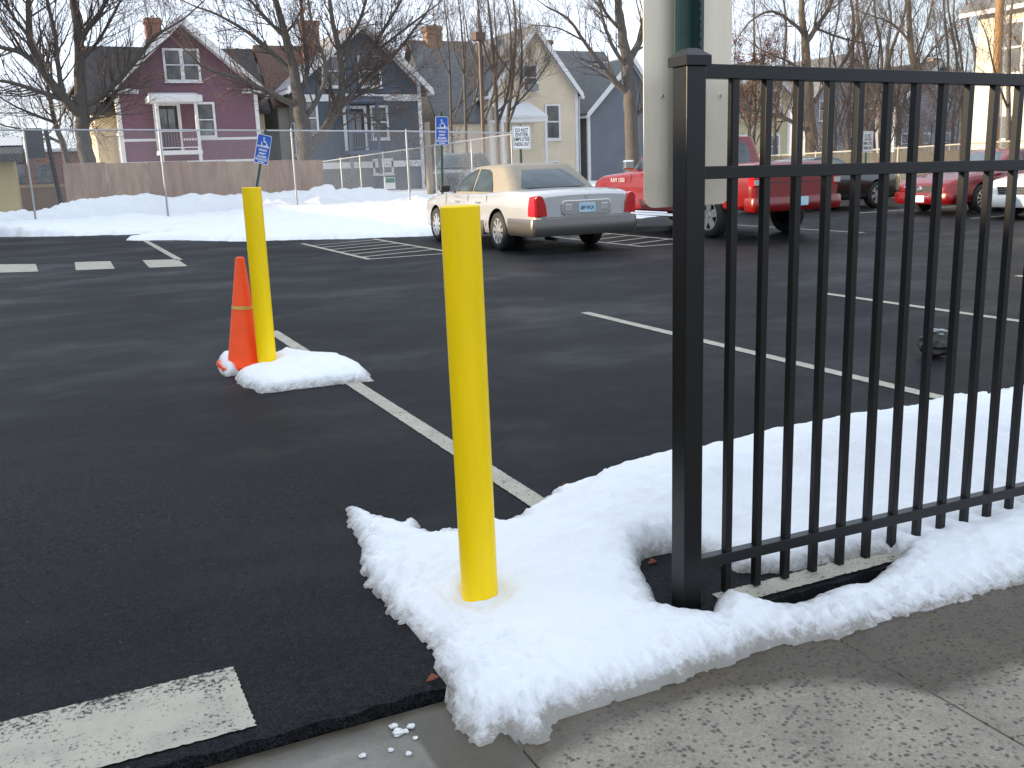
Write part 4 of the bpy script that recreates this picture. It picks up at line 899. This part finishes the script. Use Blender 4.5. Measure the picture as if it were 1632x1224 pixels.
for z in (hx(300, 222)[1], hx(300, 258)[1]): MB().box(X0+.1, X1-.1, HY-.045, HY-.02, z-.06, z+.06).build('trim_band', WHT, t)
for px in (205, 403): q = hx(px, 143); MB().box(q[0]-.55, q[0]+.4, HY-.3, HY-.02, q[1]-.18, q[1]+.02).build('eave_return', WHT, t)
for y in (1.2, 3.2): window(t, HY+y, X0-.02, 2.2, .8, 1.3, out=-1, axis='x')
X0, X1 = 12.0, 18.5; xa, za = hx(574, 37)
t, ro = gable_house('wooden_house', 'slate blue wooden house behind the forked bare tree', X0, X1, HY, 9.5, .3, 5.85, za-.05, BLUE, mat('grey_roof_edge', (.27, .26, .27), .8, var=.2, vscale=2), xa, chim=(hx(518, 50)[0], HY+3, 6.8, hx(518, 30)[1]+.3, .42, BRK), left_wall=GREYS, over=.72)
cross_roof(t, hx(412, 66)[0]+.8, 18, HY+5.5, hx(420, 66)[1]+.5, 4.9, 3.7, SHB, GREYS)
MB().box(X0, X1, HY-.06, HY-.022, 4.95, 5.28).build('frieze_board', WHT, t)
for px in (532, 590): q = hx(px, 136); window(t, q[0], HY-.02, q[1], 1.0, 1.35)
q = hx(606, 219); window(t, q[0], HY-.02, q[1], .75, 1.5); q = hx(493, 215); window(t, q[0], HY-.02, q[1], .8, 1.6)
q = hx(705, 275); 
q0, q1 = hx(548, 238), hx(592, 238); porch(t, q0[0], q1[0], HY, q0[1]-.1, hx(570, 166)[1], 1.4, doorx=hx(566, 200)[0], post=mat('blue_post', (.09, .12, .17), .7))
MB().box(X0-.05, X1+.05, HY-.09, HY-.022, hx(600, 262)[1]-.16, hx(600, 262)[1]+.16).build('trim_band', WHT, t)
q = hx(611, 278); window(t, q[0], HY-.02, q[1]+.1, .9, .6)
for y in (1.0, 2.6, 4.2, 5.8): window(t, HY+y, X0-.02, 2.4, .55, 1.5, out=-1, axis='x', tr=.08)
BEIG = mat('beige_siding', (.66, .56, .42), .75, var=.08, vscale=.7)
X0, X1 = 22.6, 27.95; xa, za = hx(850, 46)
t, ro = gable_house('wooden_house', 'beige clapboard house with steep gable behind thin trees', X0, X1, HY, 9, .3, 5.45, za, BEIG, SHY, 25.3, chim=(hx(738, 60)[0], HY+4.5, 6.5, hx(738, 48)[1]+.8, .45, BRK2), over=.4)
cross_roof(t, hx(668, 70)[0]+1.0, 23.6, HY+4.5, hx(700, 70)[1]+.75, 3.9, 4.0, SHY, BEIG)
siding(MB(), [(hx(680, 70)[0]+1.2, .3), (22.6, .3), (22.6, 3.95), (hx(680, 70)[0]+1.2, 3.95)], HY+.6, .3).build('wing_wall', BEIG, t)
q = hx(845, 143); window(t, q[0], HY-.02, q[1], .75, 1.25); q = hx(881, 220); window(t, q[0], HY-.02, q[1], .75, 1.75)
MB().box(hx(845, 143)[0]-.3, hx(845, 143)[0]+.3, HY-.45, HY-.06, q[1]+2.55, q[1]+2.9).build('window_air_conditioner', mat('grey_plastic', (.22, .21, .2), .6), t)
q0 = hx(800, 178); MB().add([(q0[0]-.8, HY-1.6, q0[1]-.3), (q0[0]+2.0, HY-1.6, q0[1]-.3), (q0[0]+1.6, HY-.04, q0[1]+.55), (q0[0]-.8, HY-.04, q0[1]+.55), (q0[0]-.8, HY-1.6, q0[1]-.45), (q0[0]+2.0, HY-1.6, q0[1]-.45)], [(0, 1, 2, 3), (0, 4, 5, 1)]).build('porch_snow_roof', SNOW, t)
MB().box(q0[0]-.8, q0[0]+2.0, HY-1.58, HY-.04, q0[1]-.62, q0[1]-.46).build('porch_roof', WHT, t)
for x in (q0[0]-.7, q0[0]+1.9): MB().box(x-.06, x+.06, HY-1.55, HY-1.43, .3, q0[1]-.5).build('porch_post', WHT, t)
MB().box(27.95+.1, 28.06, HY-.2, HY-.1, .4, 5).build('downpipe', WHT, t)
q = hx(878, 262); window(t, q[0], HY-.02, q[1]-.4, .8, .5)
X0, X1 = 29.3, 34.5
t, ro = gable_house('wooden_house', 'blue-grey house beside the beige house, behind the thick bare trunk', X0, X1, HY+1, 9, .3, 4.4, 7.3, BGRY, SHY, 32.2, chim=(hx(919, 85)[0]+2.0, HY+8, 5.5, hx(919, 70)[1]+1.2, .5, BRK), over=.4)
cross_roof(t, 28.4, 34, HY+7, hx(905, 85)[1]+1.0, 4.6, 4.0, SHY, BGRY)
window(t, HY+2.6, X0-.02, 2.0, .7, 1.8, out=-1, axis='x')
# cream house at the right edge
t, ro = gable_house('wooden_house', 'cream sunlit house behind the utility pole at the right', 32.0, 41.0, 15.5, 11.2, 0, 6.6, 9.6, mat('cream_white_siding', (.62, .57, .44), .75, var=.06, vscale=.7), SHY, over=.5)
for y, z in ((25.2, 4.1), (25.2, .9), (22.6, 4.1), (22.6, .9), (19.5, 4.1), (19.5, .9)): window(t, y, 32-.02, z, .85, 1.7, out=-1, axis='x')
def back_house(label, pl, pr, pe, pa, Y, m, rm, chimney=None):
    a = atY(pl, pe, Y); b_ = atY(pr, pe, Y); c = atY((pl+pr)/2, pa, Y)
    t, ro = gable_house('wooden_house', label, a[0], b_[0], Y, 9, .2, a[2], c[2], m, rm, over=.4, chim=chimney)
    n = max(1, int((b_[0]-a[0])/2.2))
    for i in range(n):
        for z in (1.4, 4.2):
            if z+1.6 < a[2]+.6: window(t, a[0]+(b_[0]-a[0])*(i+.5)/n, Y-.02, z, .8, 1.4)
    return t
back_house('yellow house glimpsed behind the rust-leaved shrub', 1160, 1258, 150, 100, 52, mat('yellow_siding', (.50, .42, .26), .75, var=.08), SHG)
back_house('grey house with pale gable behind the bare trees', 1290, 1420, 160, 88, 62, mat('light_grey_siding', (.33, .33, .35), .75, var=.08), SHY)
cx_ = atY(1535, 105, 58)
back_house('dim lilac-grey house low behind the thicket', 1428, 1556, 165, 100, 58, mat('lilac_siding', (.28, .27, .31), .75, var=.08), SHG, (cx_[0], 61, 5, cx_[2]+.9, .45, BRK2))
# low sheds and far building on the left
a = atY(19, 240, 35); t = thing('shed', 'mustard yellow shed with dark eave at the left edge', 'shed', (a[0]-2.5, 36, .3))
YW = mat('mustard_wall', (.42, .33, .16), .8, var=.12, vscale=1)
MB().box(a[0]-6, a[0], 35, 39, .2, a[2]-.2).build('wall', YW, t); b = MB().prism([(34.55, a[2]-.35), (34.6, a[2]-.1), (37, a[2]+.45), (39.4, a[2]-.1), (39.45, a[2]-.35), (37, a[2]+.2)], 'x', a[0]-6.3, a[0]+.3); so_ = b.build('roof', SHG, t)
MB().add([(a[0]-6.3, 35.6, a[2]+.18), (a[0]+.3, 35.6, a[2]+.18), (a[0]+.3, 37, a[2]+.49), (a[0]-6.3, 37, a[2]+.49)], [(0, 1, 2, 3)]).build('roof_snow', SNOW, so_)
t = thing('low_wall', 'low brown garden wall beyond the left end of the fence', 'wall', (-1, 41, .3)); MB().box(-8, 2.6, 41, 41.3, .1, 1.25).build('wall_body', mat('brown_render', (.22, .15, .10), .85, var=.15), t); MB().box(-8.05, 2.65, 40.95, 41.35, 1.255, 1.36).build('wall_cap', mat('tan_cap', (.36, .27, .15), .8), t)
t = thing('far_building', 'far brick commercial building seen under the left tree', 'building', (4, 110, 0)); MB().box(-12, 12, 110, 122, 0, 4.4).build('wall', BRK, t)
for i in range(9): MB().box(-10+2.4*i, -8.6+2.4*i, 109.9, 109.98, 1.4, 3.2).build('window', GLASSB, t)
MB().box(-12.3, 12.3, 109.7, 122.3, 4.41, 4.7).build('roof_edge', WHT, t)
# unseen low building added off to the left to shade the lot
t = thing('shade_building', 'unseen long low building added west of the parking lot to shade it', 'building', (-20, 10, 0)); MB().box(-27, -14, -16, 45, 0, 4.75).build('wall', BRK, t); MB().box(-27.2, -13.8, -16.2, 45.2, 4.755, 4.95).build('parapet', WHT, t)
for i in range(15): MB().box(-13.99, -13.95, -13+3.8*i, -11.2+3.8*i, 1.2, 2.8).build('window', GLASSB, t)

# ------------------------------------------------------------------ trees
def grow(tw, start, d, ln, r, lev, R, up=.25, leaves=None, lp=0.):
    n = 4 if lev > 0 else 3; p = V(start); pts = [p.copy()]; d = V(d).normalized(); rs = [r]
    for i in range(n):
        d = (d+V((R.uniform(-.22, .22), R.uniform(-.22, .22), R.uniform(-.12, .22)+up*.25))).normalized(); p = p+d*ln/n; pts.append(p.copy()); rs.append(max(.0035, r*(1-.80*(i+1)/n)))
    tw.tube(pts, rs, 4 if r > .03 else 3, False)
    if lev > 0:
        k = R.randint(4, 6) if lev > 1 else R.randint(3, 6)
        for q in range(k):
            u = R.uniform(.2, 1.0); i = min(n-1, int(u*n)); s = pts[i].lerp(pts[i+1], u*n-i)
            dd = (pts[i+1]-pts[i]).normalized(); a = R.uniform(0, 2*math.pi); pe = dd.cross(V((math.cos(a), math.sin(a), .3))).normalized()
            grow(tw, s, dd*R.uniform(.5, 1.0)+pe*R.uniform(.45, .9)+V((0, 0, up*.5)), ln*R.uniform(.42, .70), max(.004, rs[i]*.55), lev-1, R, up, leaves, lp)
    elif leaves is not None and R.random() < lp:
        for q in range(R.randint(1, 3)):
            c = pts[-1]+V((R.uniform(-.1, .1), R.uniform(-.1, .1), R.uniform(-.12, .05))); s = R.uniform(.035, .07); a = R.uniform(0, 6.3); u_ = V((math.cos(a), math.sin(a), R.uniform(-.6, .6)))*s; w_ = V((-math.sin(a), math.cos(a), R.uniform(-.8, .8)))*s*.7
            leaves.add([c-u_, c-w_*.8, c+u_, c+w_], [(0, 1, 2, 3)])
def tree(label, Y, limbs, seed, bark=BARK, spawn=9, lev=3, ln=2.2, lp=0., up=.25, jit=.9, name='bare_tree', lean=0, group=None, tscale=1.0):
    """limbs: list of pixel polylines [(px,py,radius m)], the first is the trunk; set at distance Y with their own depth spread"""
    R = random.Random(seed); base = atY(limbs[0][0][0], limbs[0][0][1], Y); t = thing(name, label, 'tree' if name == 'bare_tree' else 'shrub', (base[0], Y, .35), 0, group)
    tr = MB(); tw = MB(); lf = MB() if lp else None
    ends = {}
    for li, lb_ in enumerate(limbs):
        slope = 0 if li == 0 else R.uniform(-jit, jit)*.35; pts = []; rs = []; acc = 0
        prev = None
        for (px, py, r) in lb_:
            q = V(atY(px, py, Y))
            if prev is not None: acc += (q-prev).length
            prev = q.copy()
            yoff = ends.get((px, py), None)
            if yoff is None: yoff = (ends.get((lb_[0][0], lb_[0][1]), 0))+slope*acc
            pts.append(V(atY(px, py, Y+yoff))); rs.append(r)
            if li == 0 or (px, py) not in ends: ends[(px, py)] = yoff
        # smooth the polyline
        P2_, R2_ = [], []
        for i in range(len(pts)-1):
            p0, p1, p2, p3 = pts[max(0, i-1)], pts[i], pts[i+1], pts[min(len(pts)-1, i+2)]
            for k in range(4):
                u = k/4; P2_.append(.5*((2*p1)+(p2-p0)*u+(2*p0-5*p1+4*p2-p3)*u*u+(3*p1-p0-3*p2+p3)*u**3)+V((R.uniform(-1, 1), R.uniform(-1, 1), 0))*rs[i]*.10); R2_.append((rs[i]*(1-u)+rs[i+1]*u)*tscale)
        P2_.append(pts[-1]); R2_.append(rs[-1]*tscale)
        if li == 0: P2_ = [P2_[0]-V((0, 0, max(0, P2_[0].z-.2)))]+P2_; R2_ = [R2_[0]*1.25]+R2_
        tr.tube(P2_, R2_, 9 if rs[0] > .12 else 6, True)
        tot = len(P2_)-1; s0 = .55 if li == 0 else .18
        cnt = int(spawn*1.55) if li else max(3, spawn//2)
        for k in range(cnt):
            u = s0+(1-s0)*(k+R.random())/cnt; u = min(u, .999); i = int(u*tot); s = P2_[i].lerp(P2_[i+1], u*tot-i); dd = (P2_[i+1]-P2_[i]).normalized(); a = R.uniform(0, 2*math.pi); pe = dd.cross(V((math.cos(a), math.sin(a), .2))).normalized()
            grow(tw, s, dd*R.uniform(.5, 1)+pe*R.uniform(.5, .9)+V((0, 0, up*.4)), ln*R.uniform(.6, 1.1)*(1.1-.4*u), max(.010, min(.05, R2_[i]*.36)), lev-1, R, up, lf, lp)
        e = (P2_[-1]-P2_[-2]).normalized(); grow(tw, P2_[-1], e, ln, min(.06, R2_[-1]*.95), lev, R, up, lf, lp)
    tr.build('trunk', bark, t, smooth=True, angle=70); tw.build('crown', TWIG, t)
    if lf and lf.f: lf.build('dead_leaves', LEAF, t)
    return t
tree('tall bare tree with dark double trunk beside the plum house', 40, [
    [(140, 262, .42), (134, 225, .38), (130, 185, .36), (128, 130, .30), (126, 70, .25), (118, 10, .20), (112, -60, .14)],
    [(130, 185, .26), (105, 160, .26), (70, 115, .22), (48, 60, .17), (45, 0, .12), (40, -60, .08)],
    [(70, 115, .16), (35, 85, .13), (0, 75, .10), (-40, 60, .07)], [(105, 160, .15), (60, 145, .12), (10, 130, .08), (-40, 128, .05)],
    [(128, 170, .17), (160, 155, .16), (205, 110, .13), (245, 60, .09), (268, 45, .06)], [(126, 70, .15), (140, 45, .13), (165, 10, .10), (180, -40, .07)],
    [(105, 160, .14), (95, 125, .13), (88, 60, .11), (75, 0, .09), (65, -50, .06)], [(128, 130, .13), (112, 150, .10), (102, 178, .06)], [(134, 200, .12), (165, 175, .10), (185, 150, .06)],
    [(48, 60, .10), (20, 25, .08), (0, -20, .05)], [(128, 100, .10), (160, 60, .08), (190, 5, .05)]], 11, tscale=.70, spawn=13, ln=2.4, lev=3, lp=.03)
tree('thinner bare tree leaning behind the dark board', 43, [[(112, 275, .18), (100, 230, .16), (88, 195, .13), (78, 150, .10)], [(88, 195, .10), (60, 185, .08), (25, 170, .05)], [(100, 230, .09), (70, 215, .07), (30, 205, .05)]], 12, tscale=.75, spawn=9, ln=1.9, lev=3, lp=.05)
tree('wide forked bare tree in front of the slate blue house', 36, [
    [(488, 262, .48), (488, 235, .42), (484, 212, .40), (478, 170, .33), (470, 120, .26), (455, 60, .20), (440, 0, .14), (430, -50, .09)],
    [(488, 235, .30), (510, 218, .28), (530, 185, .24), (545, 140, .20), (540, 80, .16), (528, 20, .12), (522, -40, .08)],
    [(530, 185, .17), (552, 160, .15), (585, 125, .12), (630, 85, .09), (665, 40, .06)], [(545, 140, .13), (575, 100, .11), (610, 50, .09), (640, 0, .06)],
    [(478, 170, .17), (455, 160, .15), (425, 145, .13), (380, 125, .10), (330, 110, .07), (300, 85, .05)], [(470, 120, .14), (440, 90, .12), (400, 55, .09), (350, 25, .06), (310, 10, .04)],
    [(484, 190, .14), (505, 160, .13), (520, 110, .11), (500, 50, .09), (490, -10, .06)], [(478, 150, .13), (490, 110, .12), (485, 60, .10), (480, 0, .07)], [(455, 60, .12), (425, 30, .09), (390, -10, .06)],
    [(540, 80, .11), (570, 40, .09), (585, -10, .06)], [(552, 160, .09), (600, 140, .07), (650, 120, .045)], [(530, 185, .09), (575, 180, .06), (620, 205, .04), (660, 230, .03)], [(545, 140, .10), (590, 90, .08), (680, 20, .05)]], 21, tscale=.70, spawn=14, ln=2.1, lev=3, lp=.14, up=.3)
for k, (x, xt, y0, r, l) in enumerate([(745, 735, 262, .10, 'slim bare sapling left of the lamp post'), (772, 765, 262, .12, 'slim bare sapling right of the lamp post'), (795, 782, 262, .15, 'multi-stemmed bare sapling before the beige gable'), (812, 822, 260, .14, 'slim bare sapling behind the do-not-enter sign'), (722, 712, 262, .09, 'thinnest bare sapling beside the blue parking sign')]):
    tree(l, 42+k*.6, [[(x, y0, r), (x-3, 200, r*.9), ((x+xt)/2, 120, r*.75), (xt, 40, r*.5), (xt-8, -30, r*.3)], [(x-3, 200, r*.7), (x+14, 150, r*.6), (x+20, 90, r*.45), (x+16, 20, r*.3)], [((x+xt)/2, 120, r*.5), (x-22, 80, r*.4), (x-32, 20, r*.25)], [(x-3, 180, r*.5), (x+35, 140, r*.35), (x+58, 105, r*.2)]], 30+k, spawn=8, ln=1.6, lev=3, up=.45, tscale=.8)
tree('thick furrowed bare trunk beside the bare aluminium sign', 37, [
    [(1010, 290, .60), (1006, 220, .52), (1003, 150, .50), (1000, 100, .44), (992, 50, .34), (985, 0, .26), (980, -60, .18)],
    [(1003, 150, .28), (985, 135, .24), (960, 105, .18), (930, 65, .13), (905, 30, .09), (870, 10, .05)], [(1000, 100, .30), (1018, 70, .26), (1030, 20, .2), (1040, -40, .14)],
    [(992, 50, .14), (965, 20, .11), (950, -20, .07)], [(1006, 190, .18), (1030, 170, .14), (1050, 150, .1)], [(1000, 110, .18), (975, 70, .14), (958, 20, .11), (950, -40, .07)], [(930, 65, .07), (890, 45, .05), (850, 40, .03)]], 41, tscale=.56, bark=BARK, spawn=10, ln=1.9, lev=3)
tree('pale forked bare tree behind the pickup cab', 38, [
    [(1298, 262, .62), (1290, 200, .52), (1286, 120, .40), (1284, 70, .34), (1278, 20, .25), (1276, -50, .18)], [(1284, 70, .24), (1300, 45, .20), (1322, 10, .16), (1335, -40, .11)],
    [(1284, 60, .16), (1265, 38, .13), (1230, 18, .10), (1195, 35, .07), (1170, 70, .04)], [(1290, 210, .20), (1258, 192, .17), (1225, 180, .13), (1190, 175, .07)], [(1286, 120, .14), (1260, 100, .10), (1225, 85, .06)], [(1288, 180, .2), (1312, 140, .16), (1345, 100, .12), (1372, 40, .08), (1400, -20, .05)], [(1300, 45, .1), (1340, 60, .08), (1390, 72, .05)]], 51, tscale=.58, bark=BARK2, spawn=12, ln=2.0, lev=3, lp=.05)
tree('straight pale-barked tree rising over the red sedan', 33, [[(1470, 262, .30), (1462, 200, .26), (1458, 120, .24), (1450, 50, .20), (1445, -40, .14)], [(1458, 120, .12), (1485, 80, .09), (1520, 40, .06)], [(1452, 70, .12), (1425, 40, .09), (1390, 25, .05)], [(1462, 190, .12), (1450, 180, .09), (1420, 160, .05)], [(1456, 100, .09), (1480, 30, .07), (1490, -20, .05)]], 61, tscale=.62, bark=BARK2, spawn=11, ln=1.9, lev=3)
GB = 'thin bare trees in the thicket beyond the slatted fence'
for k in range(13):
    R = random.Random(100+k); x = [1195, 1238, 1330, 1352, 1375, 1405, 1428, 1500, 1516, 1532, 1548, 1395, 1605][k]; Y = [44, 42, 41, 39, 40, 43, 38, 37, 36, 40, 41, 46, 21.5][k]; r = R.uniform(.09, .15)*(.7 if k == 12 else 1)
    tree('thin bare tree in the thicket beyond the slatted fence' if k < 12 else 'small bare tree before the cream house wall', Y, [[(x, 268, r), (x+R.uniform(-6, 6), 190, r*.85), (x+R.uniform(-12, 12), 100, r*.7), (x+R.uniform(-16, 16), 20, r*.45), (x+R.uniform(-20, 20), -50, r*.25)],
        [(x, 210, r*.5), (x+R.uniform(15, 30), 150, r*.4), (x+R.uniform(25, 45), 80, r*.3)], [(x, 170, r*.5), (x-R.uniform(15, 30), 120, r*.4), (x-R.uniform(20, 45), 60, r*.25)]], 70+k, spawn=8, ln=1.7, lev=3, up=.35, lp=.02, group=GB if k < 12 else None)
# rust-leaved shrub and the brush along the slatted fence
tree('shrub still hung with rust-brown leaves, seen beside the sign', 36, [[(1200, 262, .06), (1203, 200, .05), (1205, 130, .03)], [(1200, 240, .04), (1190, 180, .03), (1180, 130, .02)], [(1200, 240, .04), (1220, 190, .03), (1232, 140, .02)], [(1200, 220, .04), (1212, 160, .03), (1216, 105, .02)], [(1200, 225, .03), (1186, 190, .03), (1172, 165, .02)]], 91, spawn=9, ln=1.0, lev=3, lp=.75, name='leafy_shrub')
for k, x in enumerate((1315, 1360, 1402, 1446, 1478, 1520)):
    tree('tangled leafless shrub along the slatted fence', 34+k % 3, [[(x, 270, .05), (x+4, 235, .04), (x+8, 195, .02)], [(x, 262, .04), (x-16, 225, .03), (x-26, 185, .02)], [(x, 262, .04), (x+20, 222, .03), (x+32, 180, .02)]], 120+k, spawn=9, ln=1.5, lev=3, lp=.06, name='bare_shrub', group='leafless shrubs along the slatted fence')
